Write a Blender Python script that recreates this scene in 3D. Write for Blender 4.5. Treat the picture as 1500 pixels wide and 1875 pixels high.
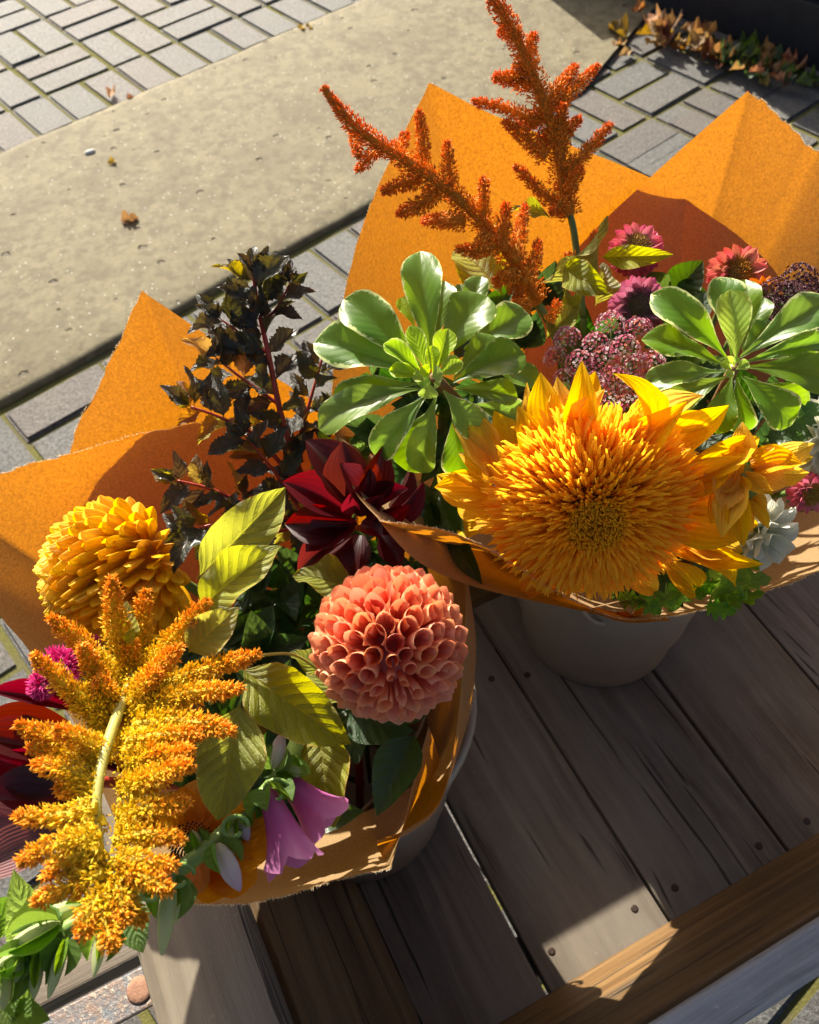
import bpy, math, random
from mathutils import Vector, Matrix, noise
random.seed(7)
rnd = random.random
def U_(a, b): return a + (b - a) * random.random()
for o in list(bpy.data.objects): bpy.data.objects.remove(o)
S = bpy.context.scene
COL = S.collection
# ------------------------------------------------------------------ camera
FPX, PITCH, ROLL, HC = 1650.0, math.radians(53), math.radians(-4), 1.35
FW = Vector((0, math.cos(PITCH), -math.sin(PITCH))); RT0 = Vector((1, 0, 0)); UP0 = RT0.cross(FW)
CR = RT0 * math.cos(ROLL) + UP0 * math.sin(ROLL)
CU = UP0 * math.cos(ROLL) - RT0 * math.sin(ROLL)
CP = Vector((0, 0, HC))
cd = bpy.data.cameras.new('camera'); cam = bpy.data.objects.new('camera', cd); COL.objects.link(cam)
m3 = Matrix((CR, CU, -FW)).transposed(); cam.matrix_world = Matrix.Translation(CP) @ m3.to_4x4()
cd.sensor_fit = 'HORIZONTAL'; cd.sensor_width = 36; cd.lens = 36 * FPX / 1500
cd.clip_start = 0.02; cd.clip_end = 200
cd.dof.use_dof = True; cd.dof.focus_distance = 0.61; cd.dof.aperture_fstop = 17
S.camera = cam
S.render.resolution_x = 819; S.render.resolution_y = 1024
# ------------------------------------------------------------------ light
SAZ, SEL = math.radians(111.5), math.radians(32.5)
SUN = Vector((math.cos(SEL) * math.cos(SAZ), math.cos(SEL) * math.sin(SAZ), math.sin(SEL)))
w = bpy.data.worlds.new('World'); S.world = w; w.use_nodes = True
nt = w.node_tree; bg = nt.nodes['Background']
sky = nt.nodes.new('ShaderNodeTexSky'); sky.sky_type = 'NISHITA'; sky.sun_disc = False
sky.sun_elevation = SEL; sky.sun_rotation = math.atan2(SUN.x, SUN.y)
nt.links.new(sky.outputs[0], bg.inputs[0]); bg.inputs[1].default_value = 0.075; sky.air_density = 0.7; sky.ozone_density = 0.0; sky.dust_density = 5.0
sl = bpy.data.lights.new('sun', 'SUN'); sl.energy = 5.0; sl.angle = math.radians(0.53); sl.color = (1, .93, .80)
so = bpy.data.objects.new('sun', sl); COL.objects.link(so); so.rotation_euler = SUN.to_track_quat('Z', 'Y').to_euler(); so.location = SUN * 10
S.view_settings.view_transform = 'Standard'; S.view_settings.look = 'None'; S.view_settings.gamma = 1
S.view_settings.exposure = 1.35
try: S.view_settings.use_curve_mapping = False
except Exception: pass
S.render.engine = 'CYCLES'
S.cycles.max_bounces = 8; S.cycles.transmission_bounces = 6; S.cycles.diffuse_bounces = 4

# ------------------------------------------------------------------ pixel -> place
def ray(px, py): return FW + CR * ((px - 750) / FPX) - CU * ((py - 937.5) / FPX)
def P(px, py, d): return CP + ray(px, py) * d
def PZ(px, py, z):
    r = ray(px, py); return CP + r * ((z - HC) / r.z)
def CV(x, y, z): return (CR * x + CU * y - FW * z).normalized()      # camera-ish direction: right, up, towards viewer
def pm(px, d): return px * d / FPX
def proj(v):
    v = v - CP; q = v.dot(FW)
    return (750 + FPX * v.dot(CR) / q, 937.5 - FPX * v.dot(CU) / q)
# ------------------------------------------------------------------ materials
class N:
    def __init__(s, name):
        s.m = bpy.data.materials.new(name); s.m.use_nodes = True; s.t = s.m.node_tree; s.t.nodes.clear()
        s.out = s.t.nodes.new('ShaderNodeOutputMaterial')
    def n(s, typ, ins=None, **kw):
        x = s.t.nodes.new('ShaderNode' + typ)
        for k, v in kw.items(): setattr(x, k, v)
        for k, v in (ins or {}).items():
            sock = x.inputs[k]
            if hasattr(v, 'is_output'): s.t.links.new(v, sock)
            else:
                if isinstance(v, tuple) and len(v) == 3 and sock.type == 'RGBA': v = (*v, 1)
                sock.default_value = v
        return x
    def math(s, op, a, b=0.0, c=0.0, clamp=False):
        x = s.n('Math', {0: a, 1: b, 2: c}, operation=op, use_clamp=clamp); return x.outputs[0]
    def mix(s, f, a, b, mode='MIX'):
        x = s.n('Mix', data_type='RGBA', blend_type=mode, clamp_factor=True)
        for i, v in ((0, f), (6, a), (7, b)):
            if hasattr(v, 'is_output'): s.t.links.new(v, x.inputs[i])
            else: x.inputs[i].default_value = (*v, 1) if isinstance(v, tuple) and len(v) == 3 else v
        return x.outputs[2]
    def ramp(s, f, pts):
        x = s.n('ValToRGB', {0: f}); e = x.color_ramp.elements
        while len(e) < len(pts): e.new(.5)
        for k, (p, c) in enumerate(pts): e[k].position = p; e[k].color = (*c, 1) if not isinstance(c, float) else (c, c, c, 1)
        return x.outputs[0]
    def noise(s, vec, scale, detail=4, rough=.6, dist=0.0):
        return s.n('TexNoise', {'Vector': vec, 'Scale': scale, 'Detail': detail, 'Roughness': rough, 'Distortion': dist}).outputs[0]
    def obj(s): return s.n('TexCoord').outputs['Object']
    def uv(s): return s.n('TexCoord').outputs['UV']
    def pos(s): return s.n('NewGeometry').outputs['Position']
    def mapv(s, v, scale=(1, 1, 1), rot=(0, 0, 0)): return s.n('Mapping', {'Vector': v, 'Scale': scale, 'Rotation': rot}).outputs[0]
    def bump(s, h, strength=.3, dist=.001): return s.n('Bump', {'Height': h, 'Strength': strength, 'Distance': dist}).outputs[0]
    def rand(s): return s.n('ObjectInfo').outputs['Random']
    def vary(s, col, hue=.02, sat=.15, val=.25, r=None):
        r = r or s.rand()
        r2 = s.math('FRACT', s.math('MULTIPLY', r, 17.31)); r3 = s.math('FRACT', s.math('MULTIPLY', r, 91.7))
        h = s.math('MULTIPLY_ADD', r, 2 * hue, .5 - hue); sa = s.math('MULTIPLY_ADD', r2, 2 * sat, 1 - sat); v = s.math('MULTIPLY_ADD', r3, 2 * val, 1 - val)
        return s.n('HueSaturation', {'Color': col, 'Hue': h, 'Saturation': sa, 'Value': v}).outputs[0]
    def surf(s, col, rough=.6, normal=None, metal=0.0, spec=.5, trans=None, tf=0.0, sheen=0.0, coat=0.0):
        ins = {'Base Color': col, 'Roughness': rough, 'Metallic': metal, 'Specular IOR Level': spec, 'Coat Weight': coat, 'Coat Roughness': .25, 'Sheen Weight': sheen}
        if normal is not None: ins['Normal'] = normal
        b = s.n('BsdfPrincipled', ins).outputs[0]
        if trans is not None:
            ti = {'Color': trans}
            if normal is not None: ti['Normal'] = normal
            t = s.n('BsdfTranslucent', ti).outputs[0]
            b = s.n('MixShader', {0: tf, 1: b, 2: t}).outputs[0]
        s.t.links.new(b, s.out.inputs[0]); return s.m
def mat_leaf(name, col, tcol, tf=.4, rough=.4, veins=7, vslope=.9, vcol=None, vstr=.35, var=None, edge=None, bump=.5, hue=.02, val=.25, spec=.5, blotch=None, wax=0.0):
    q = N(name); uv = q.uv(); sp = q.n('SeparateXYZ', {0: uv}); u, v = sp.outputs[0], sp.outputs[1]
    m = q.math('ABSOLUTE', q.math('SUBTRACT', u, .5))
    ns = q.noise(q.mapv(q.obj(), (30, 30, 30)), 1.0, 3)
    ph = q.math('SUBTRACT', q.math('MULTIPLY', v, float(veins)), q.math('MULTIPLY', m, veins * vslope * .5))
    fr = q.math('ABSOLUTE', q.math('SUBTRACT', q.math('FRACT', q.math('MULTIPLY_ADD', ns, .25, ph)), .5))
    side = q.math('SUBTRACT', 1.0, q.math('MULTIPLY', fr, 9.0), clamp=True)
    mid = q.math('SUBTRACT', 1.0, q.math('MULTIPLY', m, 26.0), clamp=True)
    vein = q.math('MAXIMUM', q.math('MULTIPLY', side, .6), mid)
    net = q.n('TexVoronoi', {'Vector': q.mapv(uv, (26, 44, 1)), 'Scale': 1.0}, feature='DISTANCE_TO_EDGE').outputs[0]
    netl = q.math('SUBTRACT', 1.0, q.math('MULTIPLY', net, 9.0), clamp=True)
    c = q.mix(q.math('MULTIPLY', ns, .8), col, tuple(x * .62 for x in col)); t = tcol
    if blotch: c = q.mix(q.ramp(q.noise(q.obj(), 2.2, 4), [(.48, 0.0), (.62, 1.0)]), c, blotch)
    vc = vcol or tuple(min(1, x * 1.7 + .02) for x in col)
    c = q.mix(q.math('MULTIPLY', vein, vstr), c, vc)
    c = q.mix(q.math('MULTIPLY', netl, vstr * .25), c, vc)
    t = q.mix(q.math('MULTIPLY', vein, .45), tcol, tuple(x * 1.25 for x in tcol))
    if var:
        nz = q.noise(q.mapv(uv, (5, 9, 1)), 1.3, 5, .75)
        nz = q.math('ADD', nz, q.math('MULTIPLY', q.math('SUBTRACT', q.rand(), .5), .22))
        e = q.math('MULTIPLY_ADD', q.math('SUBTRACT', nz, .5), .40, m)
        e = q.math('MAXIMUM', e, q.math('MULTIPLY_ADD', q.math('SUBTRACT', nz, .5), .42, q.math('SUBTRACT', v, .53)))
        f = q.math('MULTIPLY', q.math('SUBTRACT', e, .462), 40.0, clamp=True)
        c = q.mix(f, c, var); t = q.mix(f, t, var)
    if edge:
        f = q.math('MULTIPLY', q.math('SUBTRACT', m, .465), 40.0, clamp=True); c = q.mix(f, c, edge)
    rr = q.rand(); c = q.vary(c, hue, .1, val, rr); t = q.vary(t, hue, .1, val * .6, rr)
    h = q.math('ADD', q.math('MULTIPLY', vein, -1.0), q.math('MULTIPLY', fr, 2.2)); h = q.math('ADD', h, q.math('MULTIPLY', ns, .5))
    h = q.math('ADD', h, q.math('MULTIPLY', netl, -.25))
    return q.surf(c, rough, q.bump(h, bump, .0012), spec=spec, trans=t, tf=tf, coat=wax)
def mat_petal(name, base, tip, tcol, tf=.35, rough=.55, ribs=9, bump=.35, hue=.01, val=.15, mid=None, spec=.3, rib_dark=.8, back=None, tip_at=(.55, 1.0)):
    q = N(name); uv = q.uv(); sp = q.n('SeparateXYZ', {0: uv}); u, v = sp.outputs[0], sp.outputs[1]
    ns = q.noise(q.mapv(uv, (3, 2, 1)), 2.0, 4)
    rb = q.math('SINE', q.math('MULTIPLY', q.math('MULTIPLY_ADD', ns, .06, u), ribs * 6.283))
    pts = [(0.0, base), (tip_at[0], mid or base), (tip_at[1], tip)]
    c = q.ramp(q.math('MULTIPLY_ADD', q.math('SUBTRACT', ns, .5), .25, v), pts)
    if back: c = q.mix(q.n('NewGeometry').outputs['Backfacing'], c, back)
    fine = q.noise(q.mapv(uv, (40, 5, 1)), 1.5, 4, .7)
    c = q.mix(q.math('MULTIPLY', fine, .38), c, tuple(x * rib_dark * .75 for x in base))
    rr = q.rand(); c = q.vary(c, hue, .05, val, rr)
    t = q.vary(q.mix(.5, c, tcol), hue, .05, val, rr)
    h = q.math('ADD', rb, q.math('MULTIPLY', fine, 1.2))
    return q.surf(c, rough, q.bump(h, bump, .0006), spec=spec, trans=t, tf=tf)
def mat_attr(name, tf=.25, rough=.6, tgain=1.1, sat=1.0):
    q = N(name); c = q.n('Attribute', attribute_name='Col').outputs[0]
    c = q.n('HueSaturation', {'Color': c, 'Saturation': sat, 'Value': 1.0}).outputs[0]
    return q.surf(c, rough, trans=q.mix(1.0, c, (tgain, tgain, tgain), 'MULTIPLY'), tf=tf, spec=.3)
def mat_stem(name, c1, c2, rough=.45, tf=.1):
    q = N(name); o = q.obj(); ns = q.noise(o, 60, 4); f = q.noise(o, 400, 3)
    c = q.mix(ns, c1, c2); return q.surf(c, rough, q.bump(f, .3, .0006), trans=c, tf=tf)
def mat_paper():
    q = N('kraft_paper'); o = q.pos()
    n1 = q.noise(o, 430, 5, .8); n2 = q.noise(q.mapv(o, (1, 1, .3)), 1100, 3, .7); n3 = q.noise(o, 9, 3)
    mott = q.ramp(q.math('ADD', q.math('MULTIPLY', n1, .7), q.math('MULTIPLY', n2, .3)), [(.36, 0.0), (.64, 1.0)])
    c = q.mix(mott, (.50, .32, .145), (.64, .43, .215))
    c = q.mix(q.math('MULTIPLY', n3, .35), c, (.54, .36, .18))
    t = q.mix(mott, (.23, .075, .0004), (.53, .190, .003))
    spk = q.ramp(q.noise(o, 1400, 2), [(.66, 0.0), (.74, 1.0)])
    t = q.mix(q.math('MULTIPLY', spk, .4), t, (1, .46, .03))
    h = q.math('ADD', q.math('MULTIPLY', n3, 2.0), n1)
    return q.surf(c, .75, q.bump(h, .25, .0012), spec=.2, trans=t, tf=.60)
def wood(name, c_dark, c_mid, c_light, grain=1.0, rough=.75, stain=.4, grey=None, blot=(.03, .025, .02), bstr=.8):
    # grain runs along local X
    q = N(name); o = q.obj(); off = q.n('CombineXYZ', {0: q.math('MULTIPLY', q.rand(), 37.0), 1: q.math('MULTIPLY', q.rand(), 11.0)}).outputs[0]
    p = q.n('VectorMath', {0: o, 1: off}, operation='ADD').outputs[0]
    warp = q.noise(q.mapv(p, (2.5, 7, 7)), 1, 3)
    pw = q.n('VectorMath', {0: p, 1: q.n('CombineXYZ', {1: q.math('MULTIPLY', warp, .035), 2: q.math('MULTIPLY', warp, .03)}).outputs[0]}, operation='ADD').outputs[0]
    ring = q.noise(q.mapv(pw, (1.2, 70 * grain, 70 * grain)), 1, 3, .5)
    fib = q.noise(q.mapv(pw, (14, 420, 420)), 1, 4, .7)
    crack = q.ramp(q.noise(q.mapv(pw, (3, 150, 150)), 1, 2, .4), [(.27, 1.0), (.345, 0.0)])
    c = q.ramp(q.math('ADD', q.math('MULTIPLY', ring, .75), q.math('MULTIPLY', fib, .25)), [(.25, c_dark), (.5, c_mid), (.75, c_light)])
    kv = q.n('TexVoronoi', {'Vector': q.mapv(p, (2.6, 7.5, .01)), 'Scale': 1.0}); kd = kv.outputs[0]; kr = q.n('SeparateColor', {0: kv.outputs[1]}).outputs[0]
    km = q.math('MULTIPLY', q.math('SUBTRACT', 1.0, q.math('MULTIPLY', kd, 7.0), clamp=True), q.math('GREATER_THAN', kr, .55))
    krg = q.math('MULTIPLY_ADD', q.math('SINE', q.math('MULTIPLY', q.math('MULTIPLY_ADD', warp, .12, kd), 150.0)), .4, .6)
    c = q.mix(q.math('MULTIPLY', km, krg), c, tuple(x * .45 for x in c_dark))
    st = q.noise(q.mapv(p, (5, 9, 9)), 1, 5, .65, .4)
    c = q.mix(q.math('MULTIPLY', q.ramp(st, [(.42, 0.0), (.68, 1.0)]), stain), c, blot)
    if grey: c = q.mix(q.math('MULTIPLY', q.ramp(q.noise(q.mapv(p, (3, 6, 6)), 1.3, 5), [(.4, 0.0), (.65, 1.0)]), .8), c, grey)
    spots = q.ramp(q.noise(p, 120, 4, .8), [(.62, 0.0), (.78, 1.0)])
    c = q.mix(q.math('MULTIPLY', spots, .35), c, tuple(min(1, x * 1.8) for x in c_light))
    c = q.mix(q.math('MULTIPLY', crack, .85), c, (.012, .009, .007))
    c = q.vary(c, .008, .12, .16)
    h = q.math('ADD', q.math('MULTIPLY', ring, .6), q.math('MULTIPLY', fib, .7)); h = q.math('SUBTRACT', h, q.math('MULTIPLY', crack, 1.4))
    rg = q.math('MULTIPLY_ADD', st, .35, rough - .2)
    return q.surf(c, rg, q.bump(h, bstr, .0016), spec=.35)
# ------------------------------------------------------------------ mesh helpers
def link(o): COL.objects.link(o); return o
def setp(o, parent):
    if parent is not None:
        o.parent = parent; o.matrix_parent_inverse = PINV[parent.name]
PINV = {}
def thing(name, label, cat, loc, group=None, kind=None):
    o = link(bpy.data.objects.new(name, None)); o.location = loc; o.empty_display_size = .02
    o['label'] = label; o['category'] = cat
    if group: o['group'] = group
    PINV[o.name] = Matrix.Translation(-Vector(loc)); return o
def tag(o, label, cat, group=None):
    o['label'] = label; o['category'] = cat
    if group: o['group'] = group
    return o
def structure(o): o['kind'] = 'structure'; return o
def mobj(name, mesh, mat, parent=None, M=None):
    if mat is not None:
        if not mesh.materials: mesh.materials.append(mat)
    o = link(bpy.data.objects.new(name, mesh))
    if M is not None: o.matrix_basis = M
    if parent is not None: setp(o, parent)
    PINV[o.name] = (M or Matrix()).inverted() if parent is None else Matrix()
    WM[o.name] = M or Matrix()
    return o
WM = {}
def sub(name, mesh, mat, part, M):
    """sub-part in world matrix M under part"""
    if mat is not None and not mesh.materials: mesh.materials.append(mat)
    o = link(bpy.data.objects.new(name, mesh)); o.matrix_basis = M; o.parent = part
    o.matrix_parent_inverse = WM[part.name].inverted(); WM[o.name] = M; return o
def pymesh(name, v, f, smooth=True, uv=None, col=None):
    me = bpy.data.meshes.new(name); me.from_pydata([tuple(x) for x in v], [], f)
    if smooth: me.polygons.foreach_set('use_smooth', [True] * len(me.polygons))
    if uv:
        l = me.uv_layers.new(name='UVMap'); idx = [0] * len(me.loops); me.loops.foreach_get('vertex_index', idx)
        d = []
        for i in idx: d += uv[i]
        l.data.foreach_set('uv', d)
    if col:
        a = me.color_attributes.new('Col', 'FLOAT_COLOR', 'POINT'); d = []
        for c in col: d += [c[0], c[1], c[2], 1.0]
        a.data.foreach_set('color', d)
    me.update(); return me
class MB:
    def __init__(s): s.v = []; s.f = []; s.c = []
    def add(s, vs, fs, c=None):
        b = len(s.v); s.v += vs; s.f += [tuple(b + i for i in q) for q in fs]
        if c is not None: s.c += [c] * len(vs) if not isinstance(c, list) else c
    def tube(s, pts, rad, n=8, c=None, cap=True):
        pts = [Vector(p) for p in pts]; k = len(pts); R = rad if isinstance(rad, (list, tuple)) else [rad] * k
        t0 = (pts[1] - pts[0]).normalized(); a = t0.orthogonal().normalized(); vs = []; fs = []
        for i, p in enumerate(pts):
            t = (pts[min(k - 1, i + 1)] - pts[max(0, i - 1)]).normalized(); a = (a - t * a.dot(t)).normalized(); b = t.cross(a)
            for j in range(n):
                an = 6.28318 * j / n; vs.append(p + (a * math.cos(an) + b * math.sin(an)) * R[i])
        for i in range(k - 1):
            for j in range(n): fs.append((i * n + j, i * n + (j + 1) % n, (i + 1) * n + (j + 1) % n, (i + 1) * n + j))
        if cap: fs.append(tuple(range(n - 1, -1, -1))); fs.append(tuple((k - 1) * n + j for j in range(n)))
        s.add(vs, fs, c)
    def grain(s, p, d, l, w, c0, c1):
        d = d.normalized(); a = d.orthogonal().normalized(); b = d.cross(a); m = p + d * (l * .42)
        t = U_(0, 6.28); vs = [p]
        for k in range(3):
            an = t + k * 2.0944; vs.append(m + (a * math.cos(an) + b * math.sin(an)) * w)
        vs.append(p + d * l)
        s.add(vs, [(0, 2, 1), (0, 3, 2), (0, 1, 3), (1, 2, 4), (2, 3, 4), (3, 1, 4)], [c0, c0, c0, c0, c1])
    def mesh(s, name, origin=None, smooth=True):
        v = s.v if origin is None else [Vector(x) - origin for x in s.v]
        return pymesh(name, v, s.f, smooth, col=s.c or None)
    def build(s, name, mat, parent=None, origin=None, smooth=True):
        og = Vector(origin) if origin is not None else Vector(s.v[0])
        return mobj(name, s.mesh(name, og, smooth), mat, parent, Matrix.Translation(og))
def catmull(pts, k=8):
    pts = [Vector(p) for p in pts]; out = []
    if len(pts) == 2: return [pts[0].lerp(pts[1], i / k) for i in range(k + 1)]
    for i in range(len(pts) - 1):
        p0 = pts[i - 1] if i else pts[0] * 2 - pts[1]; p1, p2 = pts[i], pts[i + 1]; p3 = pts[i + 2] if i + 2 < len(pts) else p2 * 2 - p1
        for j in range(k):
            t = j / k; out.append(.5 * ((2 * p1) + (p2 - p0) * t + (2 * p0 - 5 * p1 + 4 * p2 - p3) * t * t + (3 * p1 - p0 - 3 * p2 + p3) * t ** 3))
    out.append(pts[-1]); return out
def interp(tab, t):
    for (a, x), (b, y) in zip(tab, tab[1:]):
        if t <= b: return x + (y - x) * (t - a) / max(1e-6, b - a)
    return tab[-1][1]
def leaf_mesh(name, prof, bend=.4, fold=.2, nu=14, nv=6, serr=0, nser=12, wave=0.0, curl=0.0, twist=0.0, roll_edge=0.0, seed=0):
    """unit leaf: base (0,0,0) tip (0,1,0), unit width in x, normal +z; prof = (a,b) or table"""
    rs = random.Random(seed); ph = rs.uniform(0, 6); cl = [Vector((0, 0, 0))]; th = []
    for i in range(nu + 1): th.append(-bend * (i / nu - .5) * 2 * .5 - curl * max(0, i / nu - .65) * 2.5)
    for i in range(nu): cl.append(cl[-1] + Vector((0, math.cos(th[i]), math.sin(th[i]))) / nu)
    e = cl[-1]; L = e.length; ang = math.atan2(e.z, e.y); ca, sa = math.cos(-ang), math.sin(-ang)
    cl = [Vector((0, (p.y * ca - p.z * sa) / L, (p.y * sa + p.z * ca) / L)) for p in cl]
    if isinstance(prof, tuple): a, b = prof; mx = (a / (a + b)) ** a * (b / (a + b)) ** b; pf = lambda t: (max(t, 1e-4) ** a * max(1 - t, 0) ** b) / mx
    else: pf = lambda t: interp(prof, t)
    vs = []; uv = []; fs = []
    for i in range(nu + 1):
        t = i / nu; wd = pf(t) * .5
        if serr: wd *= 1 - serr * ((t * nser) % 1.0)
        wd = max(wd, .012); tw = twist * (t - .3)
        for j in range(nv + 1):
            s_ = j / nv * 2 - 1; x = s_ * wd; z = abs(s_) ** 1.3 * wd * fold + wave * math.sin(t * 11 + ph + (2 if s_ > 0 else 0)) * abs(s_) ** 2 * wd
            z -= roll_edge * abs(s_) ** 3 * wd
            x, z = x * math.cos(tw) - z * math.sin(tw), x * math.sin(tw) + z * math.cos(tw)
            vs.append(cl[i] + Vector((x, 0, z))); uv.append((j / nv, t))
    for i in range(nu):
        for j in range(nv): q = i * (nv + 1) + j; fs.append((q, q + 1, q + nv + 2, q + nv + 1))
    return pymesh(name, vs, fs, True, uv)
def leafM(A, B, wd, roll=0.0, hint=None, zs=None):
    Y = B - A; L = Y.length; Y = Y / L
    h = hint if hint is not None else ((CP - A).normalized() * .75 + Vector((0, 0, .3)))
    Z = h - Y * h.dot(Y); Z = Z.normalized() if Z.length > 1e-4 else Y.orthogonal().normalized()
    X = Y.cross(Z)
    if roll: c, s_ = math.cos(roll), math.sin(roll); Z, X = Z * c + X * s_, X * c - Z * s_
    M = Matrix((X * wd, Y * L, Z * (zs or L))).transposed().to_4x4(); M.translation = A; return M
def LF(parent, name, mesh, mat, a, b, wpx, roll=0.0, hint=None):
    A, B = P(*a), P(*b); wd = wpx * (a[2] + b[2]) * .5 / FPX
    o = mobj(name, mesh, mat, parent, leafM(A, B, wd, roll, hint)); return o
def matvar(meshes, mat):
    out = []
    for m in meshes: c = m.copy(); c.materials.clear(); c.materials.append(mat); out.append(c)
    return out
def stem(parent, pts, r0, r1, mat, name='stem', n=8):
    c = catmull(pts, 8); k = len(c); b = MB(); b.tube(c, [r0 + (r1 - r0) * i / (k - 1) for i in range(k)], n)
    return b.build(name, mat, parent, c[0])
def prism(name, prof, L, bev=.002):
    """prism along +X of length L with (y,z) profile, with chamfered look via bevel"""
    import bmesh
    bm = bmesh.new(); a = [bm.verts.new((0, y, z)) for y, z in prof]; f = bm.faces.new(a)
    r = bmesh.ops.extrude_face_region(bm, geom=[f]); bmesh.ops.translate(bm, vec=(L, 0, 0), verts=[g for g in r['geom'] if isinstance(g, bmesh.types.BMVert)])
    bmesh.ops.recalc_face_normals(bm, faces=bm.faces)
    if bev: bmesh.ops.bevel(bm, geom=list(bm.edges), offset=bev, segments=2, affect='EDGES', profile=.6)
    me = bpy.data.meshes.new(name); bm.to_mesh(me); bm.free(); return me
# ================================================================== THE SETTING
SA, WA = math.radians(37.3), math.radians(23.5)
sv, sn = Vector((math.cos(SA), math.sin(SA), 0)), Vector((-math.sin(SA), math.cos(SA), 0))
wv, wn = Vector((math.cos(WA), math.sin(WA), 0)), Vector((-math.sin(WA), math.cos(WA), 0))
def SG(v, n, z=0): return sv * v + sn * n + Vector((0, 0, z))
def WG(v, n, z=0): return wv * v + wn * n + Vector((0, 0, z))
SROT = Matrix.Rotation(SA, 4, 'Z'); WROT = Matrix.Rotation(WA, 4, 'Z')
# ground sheet (joint bed)
q = N('joint_bed'); o_ = q.pos(); ns = q.noise(o_, 30, 5, .7); mo = q.ramp(q.noise(o_, 4.5, 4), [(.30, 0.0), (.50, 1.0)])
c = q.mix(ns, (.08, .07, .045), (.18, .155, .10)); c = q.mix(mo, c, q.mix(q.noise(o_, 160, 3), (.075, .078, .020), (.20, .18, .06)))
M_BED = q.surf(c, .95, q.bump(q.noise(o_, 260, 4, .8), .9, .004), spec=.1)
ground = mobj('pavement_ground', pymesh('pavement_ground', [(-60, -60, -.007), (60, -60, -.007), (60, 60, -.007), (-60, 60, -.007)], [(0, 1, 2, 3)], False), M_BED)
structure(ground)
# pavers
q = N('paver_concrete'); o_ = q.pos(); g1 = q.noise(o_, 420, 4, .8); g2 = q.noise(o_, 60, 4); g3 = q.noise(o_, 9, 4)
c = q.mix(q.ramp(g1, [(.40, 0.0), (.62, 1.0)]), (.034, .033, .031), (.20, .195, .187)); c = q.mix(q.math('MULTIPLY', g2, .5), c, (.095, .088, .078))
g5 = q.noise(o_, 150, 5, .75); c = q.mix(q.math('MULTIPLY', q.ramp(g5, [(.46, 0.0), (.60, 1.0)]), .65), c, (.24, .235, .222)); c = q.mix(q.math('MULTIPLY', q.ramp(g5, [(.36, 1.0), (.44, 0.0)]), .6), c, (.05, .048, .044))
tint = q.ramp(q.rand(), [(0.0, (.92, .97, .97)), (.5, (1.0, 1.0, 1.0)), (.7, (1.08, .96, .90)), (1.0, (.86, .84, .83))])
c = q.mix(1.0, c, tint, 'MULTIPLY'); c = q.mix(q.math('MULTIPLY', q.ramp(g3, [(.45, 0.0), (.7, 1.0)]), .35), c, (.17, .155, .12))
c = q.mix(q.ramp(q.n('TexVoronoi', {'Vector': o_, 'Scale': 170.0}).outputs[0], [(.08, .85), (.16, 0.0)]), c, (.42, .42, .40))
M_PAV = q.surf(c, .62, q.bump(q.math('ADD', g1, q.math('MULTIPLY', g2, .9)), 1.0, .006), spec=.45)
UN = .115
def paver_mesh(name, a, b, h=.05):
    import bmesh
    bm = bmesh.new(); bmesh.ops.create_cube(bm, size=1); bmesh.ops.scale(bm, vec=(a, b, h), verts=bm.verts); bmesh.ops.translate(bm, vec=(0, 0, -h / 2), verts=bm.verts)
    top = [e for e in bm.edges if all(v.co.z > -1e-5 for v in e.verts)]; bmesh.ops.bevel(bm, geom=top, offset=.006, segments=2, affect='EDGES')
    me = bpy.data.meshes.new(name); bm.to_mesh(me); bm.free(); me.materials.append(M_PAV); return me
PM = paver_mesh('paver', 2 * UN - .0085, UN - .0085); PMS = paver_mesh('paver_short', .1985, UN - .0085)
SL0, SL1, SLE = 1.606, 2.512, 2.20     # concrete strip
def place_paver(me, v, n, rot, dirs):
    p = SG(v, n, U_(-.0025, .0015)); x, y = proj(p)
    vis = (p - CP).dot(FW) > 0 and -90 < x < 1590 and -80 < y < 1960
    M = Matrix.Translation(p) @ Matrix.Rotation(SA + rot + U_(-.012, .012), 4, 'Z') @ Matrix.Rotation(U_(-.008, .008), 4, 'X') @ Matrix.Rotation(U_(-.006, .006), 4, 'Y')
    dirs.append((vis, M, me))
pl = []
def weave(v0, v1, n0, n1, ph=0, skip=None):
    B = 2 * UN; i = 0; v = v0
    while v < v1:
        n = n0; j = 0
        while n < n1:
            for k in (0, 1):
                if (i + j + ph) % 2: c_ = (v + UN, n + UN * (.5 + k)); r = 0
                else: c_ = (v + UN * (.5 + k), n + UN); r = math.pi / 2
                if not (skip and skip(*c_)): place_paver(PM, c_[0], c_[1], r, pl)
            n += B; j += 1
        v += B; i += 1
for k in range(-8, 24):   # soldier course beyond the strip
    place_paver(PMS, .7053 + UN * (k + .5) - UN, SL1 + .106, math.pi / 2, pl)
weave(.7053 - UN * 9, 3.6, SL1 + .211, 4.3, 0)
weave(SLE + .02 - 2 * UN * 2, 4.2, SL0 - .46 + .02, SL1 + .1, 1)
weave(SLE + .02 - 2 * UN * 16, 4.2, SL0 - .485 - 2 * UN * 9, SL0 - .48, 0)
weave(SLE + .02 - 2 * UN * 16, SLE - 2 * UN * 2 - .01, SL0 - .48, SL0 - .03, 1)
vis = [x for x in pl if x[0]]; vis.sort(key=lambda x: (x[1].translation - CP).length); mb = MB()
for k, (a, M, me) in enumerate(vis + [x for x in pl if not x[0]]):
    if k < min(300, len(vis)):
        mobj('paver', me, None, ground, M)
    elif (M.translation).length < 4.5:
        mb.add([M @ v.co for v in me.vertices], [tuple(p.vertices) for p in me.polygons])
o = mb.build('far_pavers', M_PAV, ground, smooth=False); o['kind'] = 'stuff'
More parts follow.
